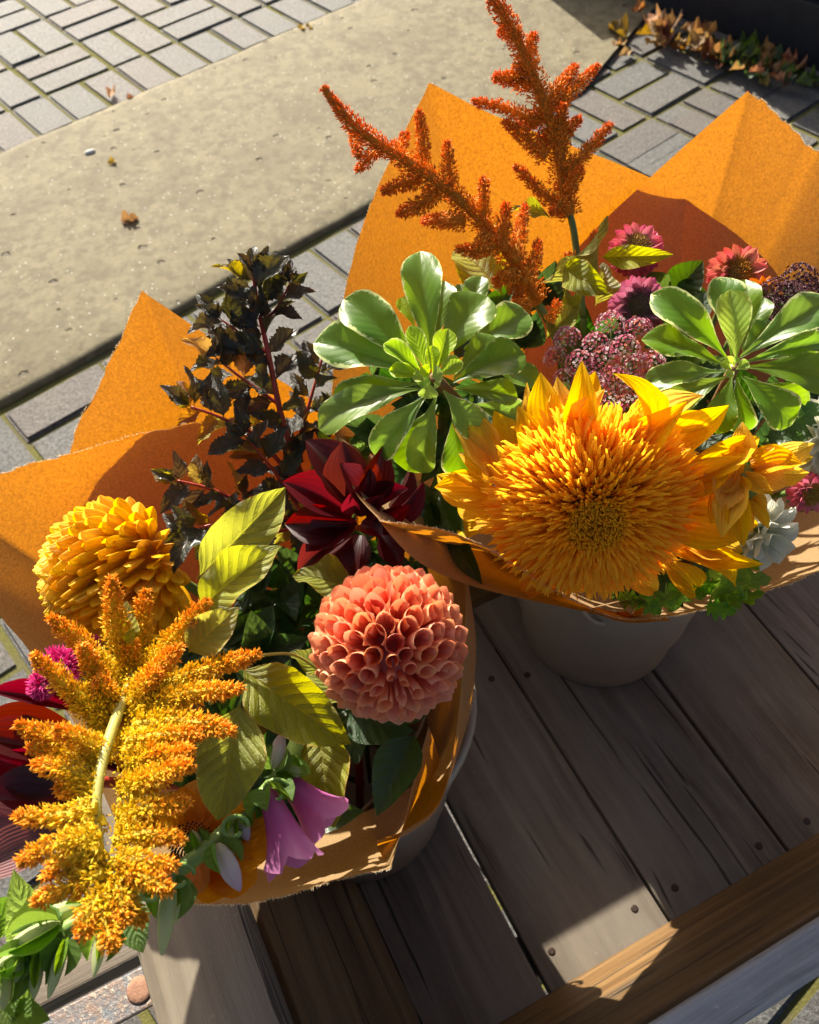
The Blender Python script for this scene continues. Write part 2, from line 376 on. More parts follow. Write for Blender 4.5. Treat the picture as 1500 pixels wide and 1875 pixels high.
# concrete strip
q = N('concrete'); o_ = q.pos(); g1 = q.noise(o_, 300, 5, .8); g2 = q.noise(o_, 14, 5, .65); g3 = q.noise(o_, 3, 4)
c = q.mix(g1, (.112, .094, .052), (.262, .222, .128)); c = q.mix(q.math('MULTIPLY', q.ramp(g2, [(.35, 0.0), (.7, 1.0)]), .5), c, (.092, .080, .047)); c = q.mix(q.math('MULTIPLY', g3, .4), c, (.148, .128, .076))
mm = q.noise(o_, 75, 4, .7); c = q.mix(q.math('MULTIPLY', q.ramp(mm, [(.40, 0.0), (.62, 1.0)]), .5), c, (.205, .178, .110))
m4 = q.noise(o_, 34, 5, .7); c = q.mix(q.math('MULTIPLY', q.ramp(m4, [(.46, 0.0), (.60, 1.0)]), .6), c, (.078, .067, .041))
m6 = q.noise(o_, 5.5, 5, .65, .6); c = q.mix(q.math('MULTIPLY', q.ramp(m6, [(.46, 0.0), (.62, 1.0)]), .45), c, (.098, .080, .046))
vo = q.n('TexVoronoi', {'Vector': o_, 'Scale': 15.0, 'Randomness': 1.0}); vd = vo.outputs[0]; vr = q.n('SeparateColor', {0: vo.outputs[1]}).outputs[0]
wob = q.math('MULTIPLY_ADD', q.math('SUBTRACT', q.noise(o_, 90, 3), .5), .16, vd)
pit = q.math('MULTIPLY', q.math('MULTIPLY', q.math('SUBTRACT', q.math('MULTIPLY', vr, .20), wob), 16.0, clamp=True), q.math('GREATER_THAN', vr, .30))
ws = q.n('TexVoronoi', {'Vector': o_, 'Scale': 75.0}); wr = q.n('SeparateColor', {0: ws.outputs[1]}).outputs[0]
spk = q.math('MULTIPLY', q.math('LESS_THAN', ws.outputs[0], .13), q.math('GREATER_THAN', wr, .70))
c = q.mix(q.math('MULTIPLY', pit, .75), c, (.10, .08, .055)); c = q.mix(q.math('MULTIPLY', spk, .8), c, (.62, .62, .58))
h = q.math('SUBTRACT', q.math('ADD', q.math('MULTIPLY', g1, .22), q.math('MULTIPLY', g2, .3)), q.math('MULTIPLY', pit, 2.6))
M_CON = q.surf(c, .8, q.bump(h, .9, .006), spec=.25)
def strip():
    vs = []; fs = []; n = 140; prof = [(0, -.03), (0.0, .030), (.006, .042), (.020, .048), (.5, .050), (1, 0)]
    nn = [(SL0, -.03), (SL0 + .001, .004), (SL0 + .004, .008), (SL0 + .015, .011), (SL0 + .08, .012), (SL0 + .2, .012), (SL0 + .35, .012), (SL0 + .6, .012), (SL1 - .03, .010), (SL1 - .006, .007), (SL1, .002), (SL1, -.03)]
    for i in range(n + 1):
        for (m_, z) in nn:
            v = -2.6 + (min(2.72, 1.93 + (m_ - SL0) * 2.9) + 2.6) * i / n
            j = noise.noise(Vector((v * 6, m_ * 5, 0))) * .006 + noise.noise(Vector((v * 30, m_ * 9, 3))) * .003
            vs.append(SG(v, m_ + j, z + (noise.noise(Vector((v * 8, m_ * 8, 5))) * .003 if z > 0 else 0)))
    k = len(nn)
    for i in range(n):
        for j in range(k - 1): fs.append((i * k + j, (i + 1) * k + j, (i + 1) * k + j + 1, i * k + j + 1))
    fs.append(tuple(n * k + j for j in range(k)))
    return pymesh('concrete_strip', vs, fs, True)
structure(mobj('concrete_path', strip(), M_CON))
# ------------------------------------------------------------------ black plinth at the edge
q = N('black_paint'); o_ = q.pos(); d = q.noise(o_, 25, 5, .7); d2 = q.noise(o_, 240, 4, .8)
c = q.mix(q.ramp(d, [(.4, 0.0), (.7, 1.0)]), (.012, .014, .019), (.022, .024, .028)); c = q.mix(q.ramp(d2, [(.66, 0.0), (.76, .6)]), c, (.12, .11, .09))
M_BLK = q.surf(c, .5, q.bump(d, .25, .002), spec=.4)
A, B = PZ(1235, 28, 0), PZ(1500, 130, 0); dx = (B - A); dx.z = 0; dx.normalize(); dy = Vector((-dx.y, dx.x, 0))
pln = thing('shopfront_plinth', 'black painted plinth wall standing beyond the pile of dry leaves', 'wall', A)
def bx(name, o0, a, b, z0, z1, mat, parent, bev=.004):
    me = prism(name, [(0, z0), (b, z0), (b, z1), (0, z1)], a, bev); M = Matrix((dx, dy, Vector((0, 0, 1)))).transposed().to_4x4(); M.translation = o0
    return mobj(name, me, mat, parent, M)
bx('skirting', A - dx * .30, 2.4, .5, 0, .16, M_BLK, pln); bx('panel', A - dx * .30 + dy * .022, 2.39, .47, .161, .62, M_BLK, pln)
sh = Vector((SUN.x, SUN.y, 0)).normalized(); Bp = PZ(1000, 0, 0) + sh * .45; ln_ = (PZ(1128, 82, 0) - Bp).dot(-sh)
Mp = Matrix((Vector((sh.y, -sh.x, 0)), sh, Vector((0, 0, 1)))).transposed().to_4x4(); Mp.translation = Bp
mobj('shadow_block', prism('shadow_block', [(0, 0), (.12, 0), (.12, ln_ * math.tan(SEL)), (0, ln_ * math.tan(SEL))], .8, .004), M_BLK, pln, Mp)  # unseen block added out of frame, sized to cast the shadow on the strip
# ------------------------------------------------------------------ fallen leaves
M_DRY = mat_leaf('dry_leaf', (.30, .13, .045), (.55, .25, .05), .25, .7, 6, .9, None, .25, bump=.8, hue=.03, val=.45, blotch=(.40, .24, .10))
M_DRYG = mat_leaf('ivy_leaf', (.05, .085, .02), (.2, .3, .03), .3, .5, 5, 1.0, None, .3, hue=.04, val=.4)
M_DRYP = mat_leaf('pale_dry_leaf', (.55, .33, .10), (.6, .35, .08), .25, .7, 6, .9, None, .2, hue=.02, val=.2, bump=.9)
dl = [leaf_mesh('dry%d' % k, [(0, .05), (.15, .7), (.35, 1), (.5, .7), (.65, .85), (.85, .4), (1, 0)], U_(-1.4, 1.4), U_(.1, 1.2), 10, 6, .15, 5, .5, U_(-.5, .9), U_(-1, 1), seed=k) for k in range(5)]
dlv = {m: matvar(dl, m) for m in (M_DRY, M_DRYG, M_DRYP)}
def ground_leaf(px, py, L, mat, label, name='fallen_leaf', group=None, z=.004, k=None, cat='leaf'):
    p = PZ(px, py, z); a = U_(0, 6.28); D_ = Vector((math.cos(a), math.sin(a), U_(-.02, .12))) * L
    M = leafM(p + Vector((0, 0, L * .05)), p + D_ + Vector((0, 0, L * .03)), L * U_(.55, .85), U_(-.5, .5), Vector((0, 0, 1)))
    tag(mobj(name, dlv[mat][k if k is not None else random.randrange(5)], None, None, M), label, cat, group)
ground_leaf(222, 405, .045, M_DRYP, 'crumpled tan fallen leaf lying alone near the middle of the concrete strip', z=.012, k=0)
ground_leaf(200, 303, .028, M_DRYP, 'tiny pale fallen leaf on the concrete strip beside a white pebble', z=.012, k=1)
ground_leaf(205, 167, .05, M_DRYP, 'pale curled fallen leaf on the pavers next to a smaller orange scrap', k=2)
ground_leaf(232, 181, .022, M_DRY, 'small orange leaf scrap on the pavers beside a pale curled leaf', k=3)
ground_leaf(545, 50, .05, M_DRY, 'brown and yellow curled leaf at the far edge of the concrete strip', z=.01, k=4)
ground_leaf(1152, 96, .045, M_DRYP, 'sunlit pale leaf at the corner of the concrete strip by the leaf pile', k=2)
ground_leaf(1300, 100, .085, M_DRYP, 'bright yellow sunlit leaf on top of the leaf pile', z=.03, k=0)
ground_leaf(1318, 112, .06, M_DRYP, 'golden sunlit leaf leaning on the leaf pile', z=.03, k=3)
ground_leaf(1405, 160, .055, M_DRYP, 'round ochre fallen leaf in the shade behind the torn paper sheet', z=.01, k=1)
for k in range(80):
    t = rnd(); px = 1150 + t * 360 + U_(-14, 14); py = 52 + t * 105 + U_(-38, 22) * (1 - .45 * t)
    g = M_DRYG if (t > .42 and rnd() < .55) else M_DRY
    ground_leaf(px, py, U_(.04, .08), g, 'dry brown leaf heaped in the shade against the black plinth' if g is M_DRY else 'small green ivy leaf growing along the foot of the black plinth',
                'dry_leaf' if g is M_DRY else 'ivy_leaf', 'dry leaves heaped by the plinth' if g is M_DRY else 'ivy leaves by the plinth', U_(0, .05))
# white pebble in the concrete strip
q = N('pebble'); M_PEB = q.surf(q.mix(q.noise(q.obj(), 40, 3), (.5, .5, .46), (.65, .64, .6)), .6, spec=.4)
mbp = MB(); a = Vector((0, 0, 0))
mbp.tube([Vector((x, 0, 0)) for x in (-.016, -.012, 0, .012, .016)], [.001, .006, .008, .006, .001], 10)
pm_ = mbp.mesh('pebble', Vector((0, 0, 0)))
tag(mobj('pebble', pm_, M_PEB, None, Matrix.Translation(PZ(165, 279, .012)) @ Matrix.Rotation(.5, 4, 'Z')), 'smooth white oval pebble set in the concrete strip', 'pebble')
# ================================================================== THE WAGON
FZ = .40
M_FLOOR = wood('weathered_floor_wood', (.045, .030, .019), (.130, .096, .066), (.245, .190, .135), 1.15, .78, .6, (.155, .132, .105), (.038, .026, .018))
M_SIDE = wood('brown_side_wood', (.070, .037, .014), (.150, .085, .036), (.24, .145, .066), 1.3, .6, .35, None, (.07, .04, .02))
M_RAIL = wood('grey_rail_wood', (.085, .064, .042), (.20, .158, .108), (.30, .245, .172), 1.5, .8, .35, (.19, .165, .13), (.085, .065, .045), 1.0)
M_CAP = wood('silver_cap_wood', (.12, .12, .12), (.27, .27, .27), (.44, .44, .43), 1.4, .8, .35, (.33, .34, .36), (.07, .07, .07), 1.0)
wag = thing('wooden_wagon', 'weathered wooden hand wagon with splayed plank sides and grey rails', 'wagon', WG(.45, .28, 0))
def wpart(name, prof, v0, L, mat, along='v', bev=.002, lvl=wag):
    me = prism(name, prof, L, bev)
    M = Matrix.Translation(WG(v0, 0) if along == 'v' else WG(0, v0)) @ (WROT if along == 'v' else WROT @ Matrix.Rotation(math.pi / 2, 4, 'Z'))
    return mobj(name, me, mat, lvl, M)
# planks run along n: local x = wn, local y = -wv
edges = [(-.02, .1443), (.1490, .2832), (.2862, .4282), (.4314, .5782), (.5812, .7220), (.7250, .8650), (.8680, 1.02)]
planks = []
for a, b in edges:
    z1 = FZ + U_(-.0015, .0015)
    planks.append(wpart('floor_plank', [(-b, z1 - .022), (-a, z1 - .022), (-a, z1), (-b, z1)], .055, .475, M_FLOOR, 'n', .0025))
def board_splay(name, n0, z0, n1, z1, th, v0, L, mat, side):
    # side board in the (n,z) plane, inner face n0,z0 -> n1,z1, thickness outwards
    d_ = Vector((n1 - n0, z1 - z0)).normalized(); nrm = Vector((-d_.y, d_.x)) if side > 0 else Vector((d_.y, -d_.x))
    pr = [(n0, z0), (n1, z1), (n1 + nrm.x * th, z1 + nrm.y * th), (n0 + nrm.x * th, z0 + nrm.y * th)]
    return wpart(name, pr, v0, L, mat, 'v')
nn = lambda z: .091 - (z - FZ) * .36
board_splay('side_board', nn(.402), .4025, nn(.487), .487, .02, -.03, 1.06, M_SIDE, 1)
board_splay('side_board', nn(.489) + .002, .489, nn(.582) + .002, .582, .02, -.03, 1.06, M_SIDE, 1)
wpart('cap_rail', [(nn(.585) - .033, .578), (nn(.585) - .001, .5855), (nn(.585) - .004, .600), (nn(.585) - .034, .596)], -.10, 1.2, M_CAP, 'v', .003)
ff = lambda z: .487 + (z - FZ) * .36
board_splay('side_board', ff(.402), .4025, ff(.487), .487, .02, -.03, 1.06, M_SIDE, -1)
board_splay('side_board', ff(.489), .489, ff(.60), .60, .02, -.03, 1.06, M_SIDE, -1)
board_splay('side_board', ff(.602), .602, ff(.70), .70, .02, -.03, 1.06, M_SIDE, -1)
# left end: boards along n ; profile y = -v
def end_board(name, v0, z0, v1, z1, th, mat, sgn):
    d_ = Vector((-v1 + v0, z1 - z0)).normalized(); nrm = Vector((d_.y, -d_.x)) * sgn
    pr = [(-v0, z0), (-v1, z1), (-v1 + nrm.x * th, z1 + nrm.y * th), (-v0 + nrm.x * th, z0 + nrm.y * th)]
    return wpart(name, pr, .07, .45, mat, 'n')
ev = lambda z: .030 - (z - FZ) * .56
end_board('end_board', ev(.402), .4025, ev(.475), .475, .022, M_SIDE, 1)
end_board('end_board', ev(.4775), .4775, ev(.556), .556, .022, M_SIDE, 1)
wpart('end_rail', [(.0640, .550), (.1535, .550), (.1535, .588), (.0640, .588)], -.04, .64, M_RAIL, 'n', .004)
er = lambda z: 1.0 + (z - FZ) * .4
end_board('end_board', er(.402), .4025, er(.556), .556, .022, M_SIDE, -1)
# nails
q = N('rusty_nail'); M_NAIL = q.surf(q.mix(q.noise(q.obj(), 300, 3), (.02, .015, .012), (.07, .04, .03)), .6, metal=.6)
mbn = MB(); mbn.tube([(0, 0, -.004), (0, 0, .0005), (0, 0, .0012)], [.0038, .0038, .0028], 10); nm = mbn.mesh('nail', Vector((0, 0, 0)), False)
for (px, py) in ((900, 1243), (966, 1236), (1010, 1742), (1162, 1664), (1390, 1549), (1478, 1504), (1236, 1626)):
    p = PZ(px, py, FZ + .0005); v = p.dot(wv)
    for (a, b), pk in zip(edges, planks):
        if a < v < b: sub('nail', nm, M_NAIL, pk, Matrix.Translation(p))
# iron strap
q = N('rusty_iron'); o_ = q.obj(); g = q.noise(o_, 55, 5, .75); g2 = q.noise(o_, 260, 4, .8)
c = q.mix(q.ramp(g, [(.40, 0.0), (.62, 1.0)]), (.11, .125, .14), (.20, .13, .09)); c = q.mix(q.ramp(g2, [(.55, 0.0), (.66, 1.0)]), c, (.42, .36, .28))
M_IRON = q.surf(c, .55, q.bump(q.math('ADD', g, g2), .7, .0015), metal=.45)
q = N('rust'); o_ = q.obj(); g = q.noise(o_, 220, 5, .8); M_RUST = q.surf(q.mix(g, (.16, .06, .03), (.42, .24, .15)), .75, q.bump(g, .8, .0015), metal=.2)
SZ = .545
a0, a1 = PZ(273, 1762, SZ), PZ(294, 1832, SZ); n1_ = a0.dot(wn); n0_ = a1.dot(wn); v1_ = (a0.dot(wv) + a1.dot(wv)) / 2
strap = wpart('iron_strap', [(n0_, SZ - .006), (n1_, SZ - .006), (n1_, SZ), (n0_, SZ)], v1_ - .55, .56 + .06, M_IRON, 'v', .0015)
mbr = MB(); mbr.tube([(0, 0, -.001), (0, 0, .0008), (0, 0, .0018), (0, 0, .0023)], [.0102, .0105, .0092, .006], 18)
sub('rivet', mbr.mesh('rivet', Vector((0, 0, 0))), M_RUST, strap, Matrix.Translation(PZ(256, 1813, SZ)))
b0 = PZ(165, 1768, .33); wpart('draw_bar', [(b0.dot(wn) - .016, .30), (b0.dot(wn) + .016, .30), (b0.dot(wn) + .016, .335), (b0.dot(wn) - .016, .335)], -.62, .75, M_FLOOR, 'v', .003)
# running gear under the bed
for n_ in (.13, .42): wpart('bolster', [(n_ - .02, .315), (n_ + .02, .315), (n_ + .02, .3775), (n_ - .02, .3775)], -.02, 1.03, M_RAIL, 'v', .003)
mbw = MB()
ringr = [(.095, -.02), (.125, -.018), (.13, 0), (.125, .018), (.095, .02)]
vs = []; fs = []
for i in range(28):
    an = 6.28318 * i / 28
    for (r, y) in ringr: vs.append(Vector((r * math.cos(an), y, r * math.sin(an))))
for i in range(28):
    for j in range(5): fs.append((i * 5 + j, ((i + 1) % 28) * 5 + j, ((i + 1) % 28) * 5 + (j + 1) % 5, i * 5 + (j + 1) % 5))
mbw.add(vs, fs)
for k in range(8): an = k * math.pi / 4; mbw.tube([(.018 * math.cos(an), 0, .018 * math.sin(an)), (.1 * math.cos(an), 0, .1 * math.sin(an))], .007, 6)
mbw.tube([(0, -.03, 0), (0, .03, 0)], .022, 12); wm = mbw.mesh('wheel', Vector((0, 0, 0)))
for v_ in (.02, .88):
    for n_ in (.09, .46): mobj('wheel', wm, M_IRON, wag, Matrix.Translation(WG(v_, n_, .128)) @ WROT)
    b_ = MB(); b_.tube([WG(v_, .05, .128), WG(v_, .50, .128)], .012, 8); b_.build('axle', M_IRON, wag)
    for n_ in (.13, .42): wpart('axle_post', [(n_ - .018, .135), (n_ + .018, .135), (n_ + .018, .3152), (n_ - .018, .3152)], v_ - .02, .04, M_RAIL, 'v', .002)
# ================================================================== BUCKETS
q = N('galvanised_zinc'); o_ = q.obj(); v = q.n('TexVoronoi', {'Vector': o_, 'Scale': 60.0}).outputs[1]; g = q.noise(o_, 30, 5, .7)
bwv = q.math('SUBTRACT', q.n('SeparateColor', {0: v}).outputs[0], .5)
c = q.mix(g, (.30, .25, .18), (.42, .36, .27)); c = q.mix(q.math('MULTIPLY', q.ramp(q.noise(o_, 12, 5), [(.4, 0.0), (.7, 1.0)]), .5), c, (.34, .28, .20))
M_ZINC = q.surf(c, q.math('MULTIPLY_ADD', bwv, .12, .50), q.bump(g, .2, .002), metal=.3)
def bucket(c, label):
    t = thing('zinc_bucket', label, 'bucket', (c.x, c.y, FZ), 'zinc flower buckets')
    H = .235; R0, R1 = .087, .117; pr = [(.0, .006), (R0 - .004, .006), (R0 - .002, .002), (R0, 0), (R0 + .0015, .003)]
    for k in range(1, 11):
        z = H * k / 10; pr.append((R0 + (R1 - R0) * k / 10 + (.0018 if k in (3, 7) else 0), z))
    pr += [(R1 - .0015, H)] + [(R0 + (R1 - R0) * k / 10 - .0015, H * k / 10) for k in range(9, 0, -1)] + [(R0 - .005, .008), (0, .008)]
    vs = []; fs = []; n = 56
    for i in range(n):
        a = 6.28318 * i / n
        for r, z in pr: vs.append((r * math.cos(a), r * math.sin(a), z))
    k = len(pr)
    for i in range(n):
        for j in range(k - 1): fs.append((i * k + j, ((i + 1) % n) * k + j, ((i + 1) % n) * k + j + 1, i * k + j + 1))
    T = Matrix.Translation((c.x, c.y, FZ + .002))
    mobj('bucket_body', pymesh('bucket_body', vs, fs), M_ZINC, t, T)
    b = MB(); pts = [Vector(((R1 + .001) * math.cos(6.28318 * i / 48), (R1 + .001) * math.sin(6.28318 * i / 48), H)) for i in range(49)]; b.tube(pts, .0042, 10, cap=False)
    mobj('rim', b.mesh('rim', Vector((0, 0, 0))), M_ZINC, t, T)
    for s_ in (-1, 1):
        b = MB(); b.tube([(s_ * (R1 - .002), -.012, H - .03), (s_ * (R1 + .004), -.010, H - .018), (s_ * (R1 + .006), 0, H - .012), (s_ * (R1 + .004), .010, H - .018), (s_ * (R1 - .002), .012, H - .03)], .003, 8)
        mobj('handle_ear', b.mesh('handle_ear', Vector((0, 0, 0))), M_ZINC, t, T @ Matrix.Rotation(.9, 4, 'Z'))
    b = MB(); b.tube([Vector((math.cos(a) * (R1 + .005), -.02 - math.sin(a) * (R1 * .3), H - .016 - math.sin(a) * .075)) for a in [math.pi * i / 24 for i in range(25)]], .0024, 8)
    mobj('bail_handle', b.mesh('bail_handle', Vector((0, 0, 0))), M_ZINC, t, T @ Matrix.Rotation(.9, 4, 'Z')); return t
CL = Vector((-.0755, .339, 0)); CRT = Vector((.2135, .533, 0))
bucket(CL, 'galvanised bucket beneath the bouquet with the coral dahlia, mostly hidden by paper')
bucket(CRT, 'galvanised bucket under the bouquet with the large sunflower, standing on the planks')
# ================================================================== PAPER WRAPS
M_PAPER = mat_paper()
q = N('torn_fibre'); M_FIB = q.surf((.72, .60, .42), .8, trans=(.8, .6, .35), tf=.4)
def sheet(parent, segs, cen, neck=.107, nz=.652, bow=.012, torn=(), seed=0, nv=26, name='paper_sheet'):
    """segs: list of smooth runs of (px,py,d) joined at sharp corners; ruled down to a ring inside the bucket"""
    rim = []; tornflag = []
    for k, sg in enumerate(segs):
        c_ = catmull(sg, 14)
        if rim: c_ = c_[1:]
        rim += c_; tornflag += [k in torn] * len(c_)
    dd_ = [v.z for v in rim]
    for _ in range(40): dd_ = [dd_[0]] + [(dd_[i - 1] + 2 * dd_[i] + dd_[i + 1]) / 4 for i in range(1, len(dd_) - 1)] + [dd_[-1]]
    rim = [P(v.x, v.y, z_) for v, z_ in zip(rim, dd_)]
    nk = Vector((cen.x, cen.y, nz)); vs = []; fs = []; uv = []; n = len(rim); fib = MB(); angs = []
    for r in rim:
        a = math.atan2(r.y - cen.y, r.x - cen.x)
        if angs:
            while a - angs[-1] > math.pi: a -= 2 * math.pi
            while a - angs[-1] < -math.pi: a += 2 * math.pi
        angs.append(a)
    for _ in range(60): angs = [angs[0]] + [(angs[i - 1] + 2 * angs[i] + angs[i + 1]) / 4 for i in range(1, n - 1)] + [angs[-1]]
    for i, r in enumerate(rim):
        h = Vector((math.cos(angs[i]), math.sin(angs[i]), 0)); b0 = nk + h * neck; low = Vector((cen.x, cen.y, .50)) + h * .062; out = h
        jit = noise.noise(Vector((i * .9, seed, 0))) * .0016 + noise.noise(Vector((i * .23, seed, 4))) * .003 if tornflag[i] else noise.noise(Vector((i * .3, seed, 9))) * .0005
        rr = r + (r - b0).normalized() * jit
        for j in range(nv + 1):
            tt = j / nv; t = max(0, (tt - .15) / .85); p = (low.lerp(b0, tt / .15) if tt < .15 else b0.lerp(rr, t)) + out * (bow * math.sin(math.pi * t)); cr = t * (1 - t) * 4
            p += out * (noise.noise(p * 7 + Vector((seed, 0, 0))) * .005 + noise.noise(p * 22 + Vector((0, seed, 0))) * .0016) * (.15 + .5 * cr)
            vs.append(p); uv.append((i / n, t))
        if tornflag[i] and i + 1 < n:
            for _ in range(9):
                pp = r.lerp(rim[i + 1], rnd()) + (r - b0).normalized() * jit
                dd = ((r - b0).normalized() + Vector((U_(-1, 1), U_(-1, 1), U_(-1, 1))) * .8).normalized(); L = U_(.0006, .0026)
                e = (rim[i + 1] - r).normalized() * .00022; fib.add([pp - e, pp + e, pp + dd * L], [(0, 1, 2)])
    for i in range(n - 1):
        for j in range(nv): a = i * (nv + 1) + j; fs.append((a, a + 1, a + nv + 2, a + nv + 1))
    og = vs[0]; o = mobj(name, pymesh(name, [v - og for v in vs], fs, True, uv), M_PAPER, parent, Matrix.Translation(og))
    if fib.v: f_ = sub('torn_edge', fib.mesh('torn_edge', og, False), M_FIB, o, Matrix.Translation(og)); f_['kind'] = 'stuff'
    return o
wl = thing('paper_wrap', 'kraft paper wrap around the bouquet with the coral dahlia', 'paper wrap', (CL.x, CL.y, .56), 'kraft paper wraps')
sheet(wl, [[(250, 1420, .735), (120, 1300, .73), (67, 1170, .716), (80, 1000, .715), (125, 830, .712), (190, 685, .70), (260, 533, .688)],
           [(260, 533, .688), (420, 640, .70), (600, 752, .708), (720, 850, .70), (800, 950, .685), (850, 1040, .665)],
           [(850, 1040, .665), (853, 1110, .655), (846, 1240, .635), (832, 1370, .612), (805, 1470, .590), (748, 1517, .588), (690, 1540, .60)]], CL, torn=(0,), seed=1.3)
sheet(wl, [[(640, 800, .705), (540, 782, .702), (430, 775, .70), (300, 787, .695), (125, 832, .685), (0, 868, .672), (-110, 905, .66)],
           [(-110, 905, .66), (-70, 1040, .66), (0, 1128, .665), (60, 1200, .665), (140, 1330, .645), (230, 1540, .615), (320, 1648, .592)],
           [(320, 1648, .592), (390, 1656, .588), (465, 1652, .586), (530, 1638, .58), (640, 1606, .562), (716, 1590, .548)],
           [(716, 1590, .548), (742, 1500, .575), (760, 1420, .60), (785, 1330, .625)]], CL, torn=(0, 2), seed=4.1, neck=.104)
wr = thing('paper_wrap', 'kraft paper wrap with two tall points around the sunflower bouquet', 'paper wrap', (CRT.x, CRT.y, .56), 'kraft paper wraps')
sheet(wr, [[(690, 940, .66), (640, 860, .665), (610, 760, .675), (625, 560, .70), (690, 350, .725), (785, 150, .745)],
           [(785, 150, .745), (900, 208, .77), (1050, 268, .80), (1190, 325, .828), (1300, 395, .838), (1365, 442, .84), (1425, 505, .838), (1490, 640, .83), (1520, 760, .815)]], CRT, torn=(0,), seed=7.7)
sheet(wr, [[(960, 620, .875), (1010, 515, .86), (1090, 420, .842), (1190, 325, .812), (1285, 240, .798), (1370, 166, .79)],
           [(1370, 166, .79), (1430, 215, .803), (1475, 262, .815), (1520, 300, .824), (1610, 430, .832), (1690, 640, .81), (1680, 850, .765), (1580, 985, .722), (1500, 1045, .698), (1400, 1085, .682), (1300, 1114, .668), (1225, 1130, .656), (1150, 1134, .645), (1080, 1114, .633), (1000, 1072, .62), (930, 1026, .61), (880, 996, .603), (800, 967, .588), (697, 954, .566)],
           [(697, 954, .566), (650, 900, .59), (625, 830, .625)]], CRT, torn=(1,), seed=11.2, neck=.104)
sheet(wr, [[(620, 800, .645), (645, 880, .615), (697, 957, .570)],
           [(697, 957, .570), (735, 1002, .583), (780, 1038, .597), (850, 1068, .612), (930, 1090, .626), (1010, 1107, .638), (1090, 1124, .648), (1150, 1140, .656), (1230, 1136, .668)]], CRT, torn=(), seed=15.9, neck=.109, bow=.004)
# small rolled lip of paper at the front
vs = []; fs = []; A, B = P(1085, 1110, .640), P(1172, 1110, .648); dn = CV(.2, .9, -.5)
for i in range(25):
    a = -1.0 + 5.2 * i / 24; r = .006 + .0012 * i / 24; ctr = A.lerp(B, .95)
    off = CR * (r * 1.1 * math.sin(a)) + CU * (r * math.cos(a))
    if i < 6: off = (CR * -.034 + CU * -.002).lerp(CR * (r * 1.1 * math.sin(a)) + CU * (r * math.cos(a)), i / 6)
    for j in range(5): vs.append(ctr + off - FW * (-.008 * j) - Vector((0, 0, .002 * j)))
for i in range(24):
    for j in range(4): fs.append((i * 5 + j, i * 5 + j + 1, i * 5 + j + 6, i * 5 + j + 5))
mobj('rolled_paper_end', pymesh('rolled_paper_end', [v - vs[0] for v in vs], fs), M_PAPER, wr, Matrix.Translation(vs[0]))
# ================================================================== FLOWERS
M_GSTEM = mat_stem('green_stem', (.10, .17, .035), (.17, .25, .06)); M_RSTEM = mat_stem('red_stem', (.30, .018, .012), (.45, .06, .03)); M_YSTEM = mat_stem('yellow_stem', (.36, .34, .06), (.60, .56, .16), tf=.25)
M_BSTEM = mat_stem('brown_stem', (.16, .07, .03), (.22, .13, .05))
def foot(c, r=.05, z=.46): a = U_(0, 6.28); q_ = r * math.sqrt(rnd()); return Vector((c.x + math.cos(a) * q_, c.y + math.sin(a) * q_, z))
def drop(parent, top, c, r=.003, mat=None, side=None):
    f = foot(c); mid = top.lerp(f, .45) + Vector((0, 0, .03)); stem(parent, [top, mid, f], r, r * 1.1, mat or M_GSTEM)
# --- leaf meshes / materials
M_AMA_L = mat_leaf('amaranth_leaf', (.26, .28, .025), (.62, .60, .02), .40, .5, 9, 1.0, (.36, .32, .06), .45, bump=.9, hue=.012, val=.16, edge=(.42, .28, .06))
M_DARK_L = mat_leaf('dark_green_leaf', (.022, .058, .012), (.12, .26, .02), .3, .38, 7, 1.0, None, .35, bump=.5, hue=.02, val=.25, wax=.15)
M_LIME_L = mat_leaf('bright_serrated_leaf', (.12, .25, .025), (.38, .62, .04), .42, .5, 9, 1.1, None, .3, bump=1.0, hue=.02, val=.15)
M_MUM_L = mat_leaf('lobed_leaf', (.09, .22, .018), (.34, .62, .03), .42, .4, 5, 1.2, None, .4, bump=.6, hue=.02, val=.25)
M_PIT = mat_leaf('pittosporum_leaf', (.085, .180, .012), (.36, .60, .010), .38, .36, 8, 1.2, (.16, .28, .05), .22, var=(.66, .70, .26), bump=.12, hue=.014, val=.18, spec=.42, wax=.10)
M_PITY = mat_leaf('pittosporum_young_leaf', (.30, .45, .05), (.58, .80, .06), .45, .36, 8, 1.2, (.5, .62, .16), .3, var=(.75, .80, .25), bump=.3, hue=.012, val=.12)
M_NINE = mat_leaf('ninebark_leaf', (.034, .038, .028), (.20, .13, .012), .18, .36, 5, 1.3, (.10, .045, .03), .4, bump=.8, hue=.04, val=.5, spec=.7, wax=.25, blotch=(.034, .048, .022))
M_NINEY = mat_leaf('ninebark_young_leaf', (.20, .14, .02), (.55, .38, .02), .42, .4, 5, 1.3, (.35, .12, .03), .4, hue=.05, val=.35)
M_BURG = mat_petal('burgundy_bract', (.032, .003, .005), (.060, .004, .006), (.50, .003, .005), .38, .38, 8, .12, .010, .28, spec=.45)
M_BURGM = mat_petal('mauve_bract', (.22, .10, .11), (.28, .13, .13), (.35, .03, .04), .25, .5, 14, .7, .01, .15, spec=.4)
LV = lambda pr, n, **k: [leaf_mesh('lf', pr, seed=100 + i, **{**k, 'bend': k.get('bend', .4) * U_(.6, 1.3)}) for i in range(n)]
OV = [(0, .02), (.06, .06), (.12, .42), (.22, .80), (.36, 1), (.5, .97), (.66, .80), (.82, .50), (.93, .22), (1, 0)]
AMAL = matvar(LV(OV, 3, bend=.7, fold=.35, wave=.30, nu=22, nv=10, curl=.25), M_AMA_L)
DARKL = matvar(LV(OV, 3, bend=.7, fold=.4, wave=.10, nu=18, nv=8), M_DARK_L)
